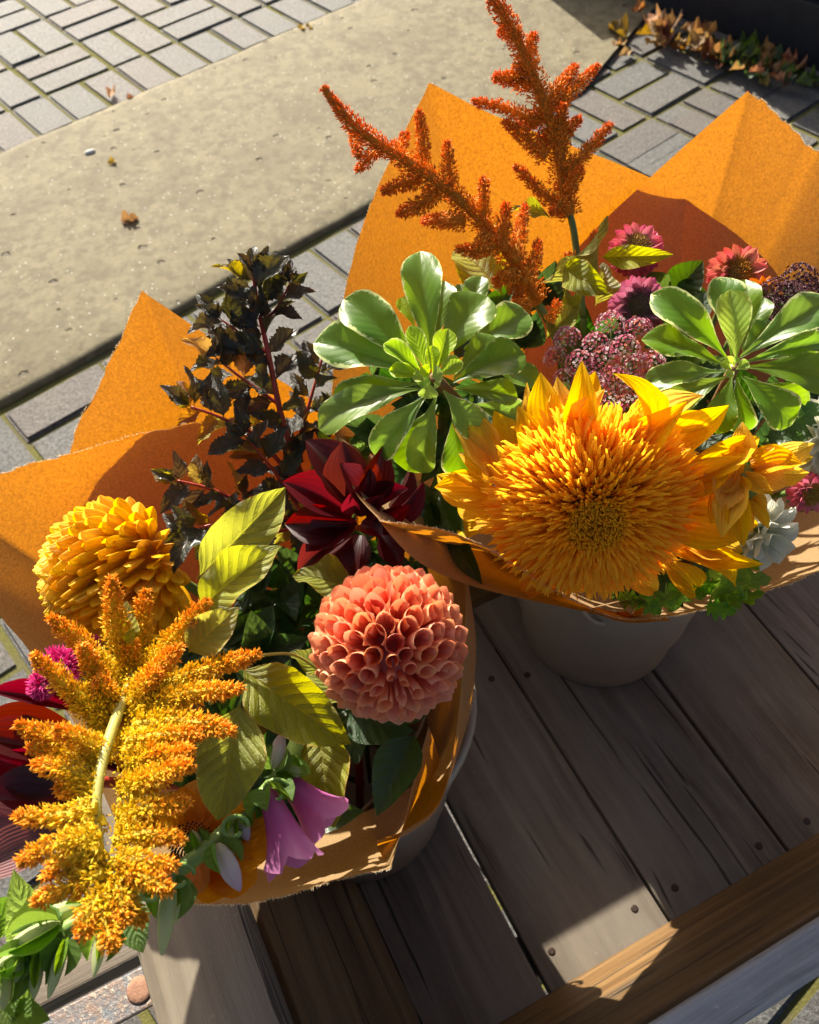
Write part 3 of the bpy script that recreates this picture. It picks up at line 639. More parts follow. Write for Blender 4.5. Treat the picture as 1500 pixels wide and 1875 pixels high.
LIMEL = matvar(LV(OV, 3, bend=.5, fold=.3, wave=.12, nu=44, nv=8, serr=.14, nser=15), M_LIME_L)
OBO = [(0, .06), (.10, .12), (.25, .34), (.42, .66), (.60, .93), (.74, 1), (.86, .86), (.94, .58), (.985, .25), (1, .05)]
PITL = matvar(LV(OBO, 4, bend=.75, fold=.28, wave=.10, nu=20, nv=8, curl=.25, roll_edge=.12), M_PIT); PITY = matvar(LV(OBO, 3, bend=.6, fold=.5, wave=.12, nu=14, nv=6), M_PITY)
NP = [(0, .03), (.10, .05), (.15, .40), (.25, .80), (.34, 1.0), (.42, .84), (.54, .88), (.62, .76), (.70, .58), (.82, .42), (.92, .2), (1, 0)]
NINL = matvar(LV(NP, 5, bend=.8, fold=.40, wave=.25, nu=36, nv=6, serr=.26, nser=12), M_NINE); NINY = matvar(LV(NP, 3, bend=.8, fold=.4, wave=.25, nu=36, nv=6, serr=.26, nser=12), M_NINEY)
BRP = [(0, .25), (.15, .55), (.4, .95), (.55, 1), (.72, .85), (.88, .48), (.97, .14), (1, 0)]
BURL = matvar(LV(BRP, 4, bend=.7, fold=.5, nu=16, nv=8), M_BURG); BURM = matvar(LV(BRP, 3, bend=.3, fold=.25, nu=16, nv=8), M_BURGM)
LOB = [(0, .05), (.08, .08), (.14, .5), (.2, .75), (.26, .30), (.36, .85), (.44, 1), (.5, .34), (.6, .7), (.68, .78), (.74, .30), (.86, .42), (1, .06)]
LOBL = matvar(LV(LOB, 4, bend=.8, fold=.4, wave=.4, nu=36, nv=6, serr=.14, nser=22), M_MUM_L)
ch = random.choice
# ---------- ball dahlia
def quill(name, point=.22, gap=150, seed=0):
    vs = []; uv = []; fs = []; nu, nv = 7, 14; rs = random.Random(seed)
    for i in range(nu + 1):
        t = i / nu; r = .20 + .31 * math.sin(min(1, t * 1.08) * 1.45) - .035 * max(0, t - .8) / .2
        for j in range(nv + 1):
            a = math.radians(-gap + 2 * gap * j / nv)
            y = t * (.90 + .07 * math.cos(a)) + point * t ** 3 * math.exp(-(a / .55) ** 2); rr = r * (1 + .07 * math.sin(a * 2 + seed))
            vs.append((rr * math.sin(a) * 1.02, y, -rr * math.cos(a) * .98)); uv.append((j / nv, t))
    for i in range(nu):
        for j in range(nv): q_ = i * (nv + 1) + j; fs.append((q_, q_ + 1, q_ + nv + 2, q_ + nv + 1))
    return pymesh(name, vs, fs, True, uv)
def frame(Z):
    Z = Z.normalized(); X = CR - Z * CR.dot(Z); X.normalize(); return X, Z.cross(X), Z
def ball(parent, C_, Z, R, Nn, thmax, meshes, name, base, length, width, lean, hintflip=1, zs=None, th0=0.0, jit=.1, start=0):
    X, Y, Z = frame(Z); out = []
    c0 = math.cos(th0)
    for i in range(Nn):
        ct = c0 - (c0 - math.cos(thmax)) * (i + .5) / Nn; th = math.acos(max(-1, min(1, ct))); ph = (i + start) * 2.399963 + U_(-jit, jit); th += U_(-.4, .4) * jit
        e = X * math.cos(ph) + Y * math.sin(ph); u = Z * math.cos(th) + e * math.sin(th); et = e * math.cos(th) - Z * math.sin(th)
        ln = lean(th); d_ = u * math.cos(ln) + et * math.sin(ln); A = C_ + u * (R * base(th)); L = length(th) * R * U_(.93, 1.07); wd = width(th) * R * U_(.92, 1.08)
        hint = (u * math.sin(ln) - et * math.cos(ln)) * hintflip
        out.append(mobj(name, ch(meshes), None, parent, leafM(A, A + d_ * L, wd, U_(-jit, jit), hint, (wd if zs is None else L * zs))))
    return out
M_DAH = mat_petal('dahlia_petal', (.74, .12, .075), (.92, .48, .26), (.95, .26, .10), .34, .5, 7, .2, .008, .08, mid=(.86, .235, .135), spec=.35, tip_at=(.55, .98))
DQ = matvar([quill('quill', .07 + .03 * k, 172 - 5 * k, k) for k in range(4)], M_DAH)
c_ = P(712, 1178, .565); t = thing('ball_dahlia', 'coral pink ball dahlia with tightly quilled petals beside the dark red bracts', 'dahlia', c_)
Rd = pm(142, .565)
ball(t, c_, CV(.16, -.44, .88), Rd, 185, 2.25, DQ, 'petal', lambda h: .56, lambda h: .44 if h > .5 else .42 - (.5 - h) * .16, lambda h: .262 * min(1, .28 + h / .85), lambda h: .02 + .10 * h, jit=.07)
b = MB(); b.tube([c_ - CV(.16, -.44, .88) * Rd * k for k in (.62, .5, 0, -.4, -.62)], [Rd * k for k in (.15, .42, .64, .42, .1)], 20)
M_DCORE = N('dahlia_core').surf((.40, .07, .05), .7); b.build('core', M_DCORE, t)
drop(t, c_ - CV(.16, -.44, .88) * Rd * .7, CL, .0035)
# ---------- yellow incurved mum
M_MUMP = mat_petal('mum_petal', (.86, .40, .006), (.97, .72, .05), (.99, .66, .015), .42, .5, 5, .5, .008, .10, mid=(.95, .60, .012), spec=.3, back=(.93, .54, .014))
MP = matvar([leaf_mesh('mump', [(0, .45), (.3, .75), (.65, 1), (.85, .9), (.95, .6), (1, .2)], -.95 - .12 * k, .7, 12, 6, curl=-.12, seed=k) for k in range(4)], M_MUMP)
c_ = P(220, 1050, .605); Rm = pm(112, .605); t = thing('football_mum', 'round golden yellow chrysanthemum with incurved petals behind the yellow amaranth', 'chrysanthemum', c_)
ball(t, c_, CV(-.62, -.42, .66), Rm, 300, 2.6, MP, 'petal', lambda h: .76, lambda h: .72 if h > .5 else .35 + .6 * h, lambda h: .15 if h > .3 else .11, lambda h: -1.02, zs=.8)
b = MB(); b.tube([c_ + CV(-.6, -.3, .7) * Rm * k for k in (-.72, -.5, 0, .5, .72)], [Rm * k for k in (.1, .5, .72, .5, .1)], 20); b.build('core', N('mum_core').surf((.55, .22, .01), .7), t)
drop(t, c_ + CV(.5, .2, -.7) * Rm * .7, CL, .0035)
# ---------- big double sunflower
M_RAY = mat_petal('sunflower_ray', (.86, .36, .004), (.94, .58, .008), (.99, .62, .006), .48, .5, 7, .55, .006, .08, mid=(.92, .50, .006), spec=.25, rib_dark=.85)
RAYM = matvar([leaf_mesh('ray', [(0, .4), (.15, .68), (.34, .96), (.5, 1), (.66, .84), (.82, .50), (.94, .18), (1, .01)], b_, f_, 18, 8, wave=.10, curl=cu, twist=tw, seed=k)
               for k, (b_, f_, cu, tw) in enumerate([(.5, .35, .2, 0), (.9, .5, .5, .3), (-.5, .4, -.3, -.4), (1.3, .5, .9, .5), (-1.2, .6, -.6, .2)])], M_RAY)
M_FLUFF = mat_attr('sunflower_florets', .58, .55, 1.2)
c_ = P(1084, 932, .60); Zs = CV(-.03, -.50, .865); X, Y, Zs = frame(Zs); Rs = pm(184, .60)
t = thing('sunflower', 'large shaggy orange yellow double sunflower at the front of the wrap', 'sunflower', c_)
def dome(u): return .42 * Rs * (1 - u ** 2.0) - .12 * Rs
b = MB()
for i in range(2700):
    u = math.sqrt((i + .5) / 2700); 
    if u < .30: continue
    ph = i * 2.399963 + U_(-.1, .1); e = X * math.cos(ph) + Y * math.sin(ph); s_ = e.cross(Zs)
    rad = u * Rs * .71; p = c_ + e * rad + Zs * dome(u)
    el = math.radians(U_(52, 70) - 62 * ((u - .3) / .7) ** 1.1); d_ = e * math.cos(el) + Zs * math.sin(el)
    d_ = (d_ + s_ * U_(-.22, .22) + Zs * U_(-.08, .10)).normalized(); L = Rs * (.15 + .22 * min(1, (u - .3) / .45)) * U_(.7, 1.3); wd = Rs * U_(.012, .020) * (.75 + .5 * u)
    if u > .9: wd *= 1.5; L *= 1.05
    nrm = (Zs * .8 - e * .3 + Vector((U_(-.5, .5), U_(-.5, .5), U_(-.5, .5)))); side = d_.cross(nrm).normalized(); up = side.cross(d_)
    g = U_(0, 1); cb = (.86 + .08 * g, .38 + .06 * g, .008); ct = (.94 + .05 * g, .50 + .14 * g, .014 + .02 * g)
    vs = []; cs = []
    for k, (tt, ww) in enumerate(((0, .6), (.35, 1), (.7, .9), (.92, .5))):
        q_ = p + d_ * (L * tt) + up * (L * .10 * math.sin(tt * 2.6) * U_(.4, 1.4)) - up * L * .12 * tt * tt
        for sd in (-1, 0, 1): vs.append(q_ + side * (sd * wd * ww) + up * (abs(sd) * wd * .55 * ww)); cs.append(tuple(cb[z] + (ct[z] - cb[z]) * tt for z in range(3)))
    vs.append(p + d_ * L + side * U_(-1, 1) * wd); cs.append(ct)
    fs = []
    for k in range(3):
        for j in range(2): a = k * 3 + j; fs.append((a, a + 1, a + 4, a + 3))
    fs += [(9, 10, 12), (10, 11, 12)]; b.add(vs, fs, cs)
o = b.build('floret_fringe', M_FLUFF, t, c_); o['kind'] = 'stuff'
b = MB()
for i in range(620):   # curled disc florets
    u = math.sqrt((i + .5) / 620) * .30; ph = i * 2.399963; e = X * math.cos(ph) + Y * math.sin(ph); p = c_ + e * (u * Rs * .98) + Zs * (dome(u) - .01 * Rs)
    a = U_(0, 6.28); e2 = X * math.cos(a) + Y * math.sin(a); h = Rs * U_(.07, .12); r = Rs * .009; g = rnd(); young = u < .11
    cc = (.80 + .1 * g, .40 + .12 * g, .015) if young else (.92 + .06 * g, .50 + .14 * g, .015); dk = (.62, .26, .008)
    pts = [p, p + Zs * h * .6, p + Zs * h + e2 * r * 1.2, p + Zs * h * .97 + e2 * r * 3.4, p + Zs * h * .72 + e2 * r * 4.2]
    n0 = len(b.v); b.tube(pts, [r * .8, r * .9, r * .9, r * .8, r * .4], 4, None, False); b.c += [dk] * 4 + [tuple((x + y) / 2 for x, y in zip(dk, cc))] * 4 + [cc] * 12
o = b.build('disc_florets', M_FLUFF, t, c_); o['kind'] = 'stuff'
b = MB(); b.tube([c_ + Zs * Rs * k for k in (-.28, -.2, -.08, .08, .14)], [Rs * k for k in (.1, .5, .70, .55, .3)], 28); b.build('disc_base', N('sunflower_base').surf((.30, .11, .008), .8), t)
rays = [((985, 840, .60), (948, 742, .585), 58, 1, 0), ((1000, 800, .60), (990, 682, .595), 66, 0, 0), ((1040, 790, .60), (1066, 660, .575), 62, 1, .3), ((1030, 830, .59), (1108, 712, .56), 70, 0, -.2),
        ((1090, 830, .60), (1075, 760, .60), 60, 2, 0), ((1120, 830, .60), (1125, 755, .60), 62, 0, .2), ((1170, 800, .60), (1122, 684, .575), 40, 3, .7), ((1130, 850, .585), (1258, 735, .555), 74, 0, .1), ((1180, 860, .59), (1335, 742, .57), 72, 2, -.2),
        ((1190, 830, .60), (1310, 760, .60), 76, 0, 0), ((1230, 900, .59), (1362, 835, .565), 70, 0, .2), ((1220, 870, .60), (1290, 845, .60), 70, 0, .3), ((1230, 930, .60), (1365, 905, .59), 80, 0, -.2), ((1220, 950, .59), (1362, 985, .57), 84, 1, .2),
        ((1240, 985, .59), (1360, 1010, .60), 70, 0, 0), ((1240, 1010, .585), (1400, 1034, .56), 40, 2, .2), ((1240, 1000, .60), (1345, 1075, .60), 60, 1, -.3), ((1220, 1030, .60), (1275, 1085, .61), 60, 1, 0),
        ((1130, 1040, .60), (1205, 1085, .61), 50, 0, 0), ((900, 870, .60), (828, 778, .60), 46, 0, .2), ((905, 850, .61), (870, 755, .61), 62, 0, -.2), ((940, 830, .61), (905, 752, .61), 60, 2, .2), ((900, 895, .60), (796, 892, .60), 62, 0, 0), ((905, 920, .61), (800, 870, .615), 66, 1, -.3),
        ((915, 960, .62), (836, 972, .63), 66, 0, .3), ((900, 940, .61), (838, 925, .62), 60, 0, 0), ((1000, 1060, .605), (960, 1085, .615), 44, 1, 0), ((1060, 800, .61), (1030, 720, .61), 56, 0, 0), ((1210, 900, .61), (1330, 870, .61), 84, 0, 0), ((1200, 1000, .61), (1320, 960, .61), 80, 2, 0)]
rays += [((1020, 800, .60), (1020, 690, .60), 56, 0, .3), ((1060, 800, .61), (1090, 680, .61), 58, 2, -.3), ((1150, 800, .61), (1205, 720, .605), 62, 0, .3), ((1150, 820, .605), (1290, 725, .60), 64, 1, -.2), ((960, 840, .61), (965, 700, .605), 54, 2, .4), ((1250, 950, .605), (1390, 960, .60), 60, 0, .2), ((1240, 880, .605), (1390, 800, .60), 60, 1, .2), ((925, 880, .61), (840, 830, .61), 50, 0, 0)]
def pld(x, y): return .60 / (1 + ((932 - y) / FPX) * (.50 / .865) + ((x - 1084) / FPX) * .035)
for a, b_, wp, k, rl in rays:
    da = pld(a[0], a[1]) + .016; db = da * .55 + pld(b_[0], b_[1]) * .45 + .010 + (b_[2] - .60) * .7
    LF(t, 'ray_petal', RAYM[k], None, (a[0], a[1], da), (b_[0], b_[1], db), wp * .95, rl)
drop(t, c_ - Zs * Rs * .3, CRT, .006)
# ---------- smaller sunflower, side view
c_ = P(1362, 885, .60); t = thing('sunflower', 'small lemon yellow sunflower half turned away beside the large shaggy one', 'sunflower', c_)
for a, b_, wp, k, rl in [((1358, 845, .60), (1360, 772, .59), 44, 1, 0), ((1385, 855, .60), (1492, 812, .59), 46, 0, .3), ((1375, 850, .595), (1455, 830, .58), 50, 2, -.3), ((1375, 865, .60), (1482, 866, .60), 36, 0, .4), ((1370, 870, .595), (1442, 888, .59), 48, 1, 0), ((1400, 850, .61), (1490, 838, .61), 30, 0, 0),
                         ((1352, 870, .59), (1325, 815, .60), 36, 1, .2), ((1350, 875, .59), (1352, 925, .58), 50, 0, .3), ((1340, 880, .595), (1318, 940, .58), 60, 1, 0), ((1365, 890, .60), (1405, 930, .60), 22, 0, 0), ((1365, 900, .60), (1408, 968, .60), 24, 0, 0), ((1350, 905, .60), (1378, 975, .60), 26, 2, 0), ((1340, 900, .60), (1338, 985, .595), 44, 1, 0),
                         ((1350, 860, .60), (1310, 845, .60), 30, 0, 0), ((1362, 868, .59), (1416, 905, .582), 30, 0, .2), ((1355, 880, .588), (1322, 985, .578), 54, 0, .2), ((1345, 860, .59), (1292, 905, .585), 58, 2, .1), ((1352, 890, .59), (1362, 1000, .585), 40, 1, .2), ((1380, 860, .592), (1470, 850, .585), 40, 1, -.2), ((1350, 850, .60), (1335, 800, .60), 40, 0, 0), ((1340, 900, .598), (1300, 960, .59), 50, 0, 0)]: LF(t, 'ray_petal', RAYM[k], None, a, b_, wp * 1.12, rl)
b = MB(); b.tube([c_ + CV(.6, -.3, -.4) * k for k in (-.012, -.006, .004, .012)], [.006, .012, .011, .004], 14); b.build('calyx', M_GSTEM, t)
for k in range(8):
    a = k * .8; LF(t, 'sepal', DARKL[k % 3], None, (1345, 875, .605), (1345 + 42 * math.cos(a), 868 + 34 * math.sin(a), .612), 16)
drop(t, c_, CRT, .004)
# ---------- pittosporum rosettes
def rosette(label, cen, big, small, c):
    t = thing('pittosporum_sprig', label, 'foliage', P(*cen), None)
    for (ax, ay, bx_, by_, wp, da, db, rl) in big: LF(t, 'leaf', ch(PITL), None, (ax, ay, cen[2] + da), (bx_, by_, cen[2] + db + U_(-.004, .008)), wp * U_(.80, .95), rl + U_(-.2, .2))
    for (ax, ay, bx_, by_, wp, da, db, rl) in small: LF(t, 'young_leaf', ch(PITY), None, (ax, ay, cen[2] + da), (bx_, by_, cen[2] + db), wp, rl)
    top = P(cen[0], cen[1], cen[2] + .002); drop(t, top, c, .004, M_BSTEM); return t
rosette('variegated pittosporum sprig with bright lime centre growing left of the sunflower', (795, 690, .60),
    [(770, 685, 575, 628, 100, 0, .0, .25), (770, 670, 630, 548, 104, 0, .0, .2), (790, 665, 770, 460, 84, .005, .01, 0), (805, 665, 893, 543, 100, 0, .0, -.2), (850, 640, 968, 575, 84, .02, .03, -.2), (840, 610, 882, 506, 56, .03, .035, 0), (838, 580, 842, 520, 30, .035, .04, .2),
     (830, 700, 962, 650, 96, -.004, -.005, -.1), (830, 695, 915, 622, 64, .002, .004, -.2), (770, 703, 610, 728, 58, -.002, 0, .3), (770, 712, 584, 786, 84, -.005, -.005, .2), (785, 722, 690, 838, 84, -.005, .0, .1), (800, 722, 772, 866, 66, -.006, .005, .3),
     (812, 715, 880, 796, 78, -.005, .0, -.2), (832, 712, 948, 728, 54, .002, .01, -.3), (800, 740, 745, 862, 92, .012, .02, 0), (830, 760, 845, 872, 76, .015, .025, .2), (850, 790, 902, 864, 62, .02, .03, -.2), (880, 660, 985, 705, 66, .02, .025, -.3), (770, 670, 655, 640, 60, .012, .015, .2), (860, 740, 960, 760, 60, .02, .03, 0), (790, 640, 815, 515, 60, .02, .03, .2)],
    [(785, 685, 750, 596, 36, -.006, -.012, 0), (800, 680, 822, 602, 44, -.006, -.01, 0), (775, 685, 702, 630, 40, -.006, -.01, .2), (775, 688, 712, 678, 32, -.008, -.012, 0), (800, 690, 848, 664, 40, -.006, -.01, -.2), (785, 700, 784, 730, 38, -.008, -.006, 0), (790, 690, 812, 684, 34, -.012, -.016, 0), (785, 690, 770, 672, 26, -.012, -.018, .3), (760, 600, 735, 545, 32, .01, .012, 0), (793, 685, 792, 632, 28, -.012, -.016, 0), (795, 700, 806, 706, 20, -.014, -.016, 0), (780, 695, 755, 693, 24, -.012, -.016, .3)], CRT)
rosette('variegated pittosporum sprig with broad green leaves standing right of the pink umbel', (1345, 672, .615),
    [(1330, 655, 1193, 538, 84, 0, 0, .2), (1340, 650, 1318, 507, 88, .004, .006, .1), (1350, 650, 1365, 512, 70, .012, .016, -.1), (1325, 668, 1175, 622, 74, .003, .006, .2), (1325, 680, 1178, 706, 72, .004, .008, .2), (1330, 690, 1212, 745, 70, .012, .02, 0), (1340, 690, 1312, 794, 64, 0, .003, .1),
     (1358, 688, 1450, 778, 84, -.002, 0, -.2), (1365, 672, 1525, 698, 84, -.002, 0, -.1), (1360, 665, 1520, 628, 62, .004, .008, -.2), (1355, 655, 1525, 552, 86, 0, 0, -.2), (1355, 655, 1420, 592, 62, .014, .02, -.1), (1358, 640, 1400, 545, 56, .02, .024, 0), (1350, 690, 1362, 790, 60, .02, .03, 0), (1375, 700, 1480, 745, 70, .03, .04, .2)],
    [(1348, 660, 1338, 530, 64, -.006, -.012, 0), (1348, 676, 1372, 664, 22, -.006, -.010, 0), (1340, 676, 1318, 664, 18, -.008, -.012, 0), (1345, 680, 1330, 690, 18, -.008, -.010, 0), (1345, 672, 1325, 655, 14, -.01, -.016, .3), (1345, 668, 1350, 652, 16, -.01, -.014, 0)], CRT)
# ---------- amaranths
M_AMA = mat_attr('amaranth_floret', .42, .6, 1.15)
def spike(parent, path, r0, r1, c0, c1, dens=1.0, gl=.0030, name='flower_spike', lump=.55):
    pts = catmull(path, 10); k = len(pts); b = MB(); Ls = [0]
    for i in range(1, k): Ls.append(Ls[-1] + (pts[i] - pts[i - 1]).length)
    L = Ls[-1]; n = int(dens * (6.28 * (r0 + r1) * .5 * L) / (gl * gl * .20)); n = max(80, min(n, 3600)); sd = U_(0, 99)
    for i in range(n):
        s_ = L * (i + rnd()) / n; j = 1
        while j < k - 1 and Ls[j] < s_: j += 1
        f = (s_ - Ls[j - 1]) / max(1e-6, Ls[j] - Ls[j - 1]); p = pts[j - 1].lerp(pts[j], f); tg = (pts[j] - pts[j - 1]).normalized(); u = s_ / L
        a = tg.orthogonal().normalized(); bb = tg.cross(a); an = U_(0, 6.283); e = a * math.cos(an) + bb * math.sin(an)
        r = (r0 + (r1 - r0) * u ** 1.2) * (1 + lump * noise.noise(Vector((s_ * 170 + sd, math.cos(an) * 1.2, math.sin(an) * 1.2)))) * (1 if u < .88 else max(.25, (1 - u) / .12))
        q_ = p + e * (r * U_(.35, .95)); d_ = (e * U_(.6, 1) + tg * U_(.2, 1.1) + Vector((U_(-.5, .5), U_(-.5, .5), U_(-.5, .5)))); g = U_(.72, 1.22); h = min(1, max(0, u ** 1.7 * 1.15 + U_(-.3, .25)))
        cc = tuple((x + (y - x) * h) * g for x, y in zip(c0, c1)); lo = tuple(x * .85 for x in cc); ti = tuple(min(1, x * 1.25 + .01) for x in cc)
        b.grain(q_, d_, gl * U_(.6, 1.45), gl * U_(.15, .27), lo, ti)
    b.add(*(lambda mb_: (mb_.v, mb_.f, tuple(x * .7 for x in c0)))((lambda mb_: (mb_.tube(pts, [max(.0006, (r0 + (r1 - r0) * i / k) * .45) for i in range(k)], 6), mb_)[1])(MB())))
    o = b.build(name, M_AMA, parent, pts[0], False); return o
O0, O1 = (.86, .38, .03), (.84, .25, .022)
def amaranth(label, axis, main, sides, c0, c1, c, sm, rmain, dens=.85, gl=.0030, swid=(1, 1), cat='amaranth', nstem=.0032):
    t = thing('amaranth', label, cat, P(*axis[0]))
    stem(t, [P(*x) for x in axis], nstem, nstem * .5, sm)
    spike(t, [P(*x) for x in main], rmain[0], rmain[1], c0, c1, dens, gl)
    for (ax, ay, ad, bx_, by_, bd, rp) in sides:
        A, B = P(ax, ay, ad), P(bx_, by_, bd); r = pm(rp, ad); mid = A.lerp(B, .5) + CU * U_(-.002, .004) + CR * U_(-.003, .003)
        spike(t, [A, mid, B], r * swid[0] * .98, r * .42 * swid[1], c0, c1, dens, gl)
    drop(t, P(*axis[0]), c, nstem, sm); return t
ax1 = [(1012, 600, .70), (985, 556, .69), (930, 462, .675), (870, 392, .665), (800, 332, .655), (740, 292, .648), (690, 262, .642), (640, 222, .636), (592, 160, .63)]
am1 = amaranth('rust orange amaranth plume leaning out over the left paper point', ax1, ax1[1:], [(x[0], x[1], .66, x[2], x[3], .66 + U_(-.02, .02), x[4]) for x in
    [(700, 270, 654, 312, 15), (775, 305, 768, 203, 15), (828, 340, 819, 260, 15), (886, 395, 886, 326, 14), (770, 330, 700, 350, 17), (800, 350, 728, 392, 20), (850, 405, 775, 405, 20), (905, 450, 838, 456, 18), (925, 460, 928, 372, 17), (945, 480, 962, 376, 16), (960, 520, 986, 440, 16), (940, 500, 905, 520, 18), (975, 560, 935, 556, 13), (1005, 590, 1020, 552, 12), (900, 430, 870, 470, 22), (940, 490, 950, 545, 20), (720, 285, 745, 245, 15), (650, 235, 655, 285, 14)]], O0, O1, CRT, M_GSTEM, (pm(27, .66), pm(13, .63)))
ax2 = [(1068, 580, .74), (1052, 430, .73), (1036, 365, .725), (1022, 270, .715), (1000, 200, .71), (965, 112, .70), (935, 50, .695), (880, -40, .69)]
am2 = amaranth('tall upright rust orange amaranth plume between the two paper points', ax2, [(1042, 395, .728), (1022, 270, .715), (1000, 200, .71), (965, 112, .70), (935, 50, .695), (880, -40, .69)], [(x[0], x[1], .715, x[2], x[3], .715 + U_(-.025, .015), x[4]) for x in
    [(1015, 200, 1097, 120, 15), (1000, 190, 1055, 120, 17), (968, 125, 978, 60, 17), (970, 160, 905, 143, 20), (985, 225, 866, 185, 15), (1000, 290, 922, 222, 19), (1015, 265, 1032, 190, 18), (1020, 270, 1062, 216, 17), (1035, 320, 1118, 227, 16), (1040, 350, 1066, 308, 16), (1040, 395, 943, 304, 15), (1000, 215, 950, 230, 20), (945, 70, 915, 60, 18), (1072, 490, 1091, 424, 13), (1050, 480, 1036, 468, 12), (1020, 250, 985, 255, 22), (960, 110, 940, 150, 18), (1030, 370, 1010, 390, 16)]], O0, O1, CRT, M_GSTEM, (pm(25, .72), pm(16, .69)))
for tt, a, b_, wp, rl in [(am2, (985, 520, .72), (1112, 394, .70), 52, .9), (am2, (1100, 470, .71), (1233, 466, .69), 42, .3), (am2, (1030, 490, .70), (1116, 540, .68), 62, .2), (am1, (1010, 400, .70), (930, 385, .71), 26, .3), (am1, (920, 540, .70), (830, 460, .72), 100, .3), (am2, (1040, 600, .70), (1030, 530, .72), 30, .4), (am1, (1000, 620, .70), (1060, 560, .70), 50, 0), (am2, (1090, 560, .74), (1105, 480, .74), 50, .5)]:
    LF(tt, 'leaf', ch(AMAL), None, a, b_, wp, rl)
Y0, Y1 = (.86, .66, .03), (.92, .42, .022)
ax3 = [(262, 1190, .56), (228, 1275, .52), (190, 1385, .475), (177, 1480, .455), (185, 1570, .445), (192, 1650, .44)]
am3 = amaranth('golden yellow amaranth plume with orange tips spilling over the front edge of the wrap', ax3, [(235, 1245, .535), (225, 1290, .520), (205, 1340, .51)], [(x[0], x[1], x[4] + .012, x[2], x[3], x[4] + U_(-.02, .015), x[5]) for x in
    [(232, 1250, 205, 1058, .535, 21), (215, 1270, 92, 1130, .52, 20), (245, 1250, 268, 1082, .54, 20), (252, 1255, 380, 1102, .535, 21), (255, 1275, 472, 1198, .52, 21), (250, 1305, 442, 1260, .50, 19), (248, 1330, 428, 1340, .49, 21), (235, 1360, 372, 1345, .475, 20), (205, 1320, 62, 1200, .50, 20), (190, 1375, 30, 1328, .48, 20), (185, 1405, 52, 1370, .465, 17), (180, 1440, 60, 1400, .455, 18),
     (178, 1480, 28, 1496, .44, 21), (182, 1530, 34, 1578, .43, 20), (186, 1550, 80, 1606, .425, 20), (190, 1600, 62, 1652, .42, 20), (190, 1640, 152, 1716, .415, 20), (196, 1650, 207, 1738, .415, 20), (212, 1640, 262, 1690, .42, 20), (215, 1610, 312, 1632, .425, 19), (215, 1570, 320, 1585, .43, 20), (210, 1540, 335, 1538, .44, 20), (218, 1500, 345, 1470, .45, 20), (225, 1450, 352, 1400, .46, 19), (235, 1400, 352, 1375, .47, 20),
     (240, 1330, 330, 1290, .50, 21), (225, 1290, 330, 1185, .52, 20), (215, 1280, 150, 1180, .52, 19), (205, 1330, 118, 1262, .50, 20), (195, 1390, 100, 1335, .475, 20), (185, 1450, 105, 1440, .455, 21), (188, 1500, 110, 1545, .44, 20), (195, 1560, 140, 1640, .43, 20), (205, 1580, 255, 1610, .43, 22), (215, 1520, 285, 1520, .445, 22), (225, 1440, 290, 1430, .465, 22), (235, 1370, 300, 1380, .48, 22), (240, 1300, 290, 1230, .51, 22), (225, 1270, 240, 1170, .53, 22), (210, 1610, 230, 1690, .425, 22), (200, 1600, 170, 1660, .425, 22), (215, 1340, 250, 1400, .49, 22), (200, 1300, 180, 1240, .51, 22)]], Y0, Y1, CL, M_YSTEM, (pm(30, .52), pm(24, .5)), 1.0, .0031, (1.38, 1.3), nstem=.0036)
for a, b_, wp, rl in [((360, 1060, .585), (522, 893, .60), 106, .25), ((366, 1118, .555), (514, 1000, .56), 92, -.1), ((440, 1222, .555), (642, 1362, .55), 118, .15), ((440, 1285, .52), (398, 1502, .51), 124, -.1), ((585, 1320, .59), (612, 1515, .58), 106, .2), ((655, 1085, .61), (536, 1055, .62), 70, .3), ((345, 1195, .53), (438, 1112, .53), 78, .1), ((225, 1190, .55), (232, 1100, .55), 46, .2), ((232, 1180, .53), (246, 1150, .53), 20, 0), ((600, 1240, .60), (530, 1195, .61), 44, .3), ((640, 1290, .61), (560, 1230, .62), 60, .2), ((350, 1250, .53), (345, 1300, .53), 40, .5)]:
    LF(am3, 'leaf', ch(AMAL), None, a, b_, wp, rl)
for pa in ([(400, 1240, .555), (420, 1215, .555), (450, 1228, .555)], [(385, 1290, .54), (395, 1235, .55), (440, 1222, .555)], [(470, 1200, .56), (540, 1200, .58), (600, 1240, .60)]): stem(am3, [P(*x) for x in pa], .0011, .0009, M_YSTEM, 'leaf_stalk', 6)
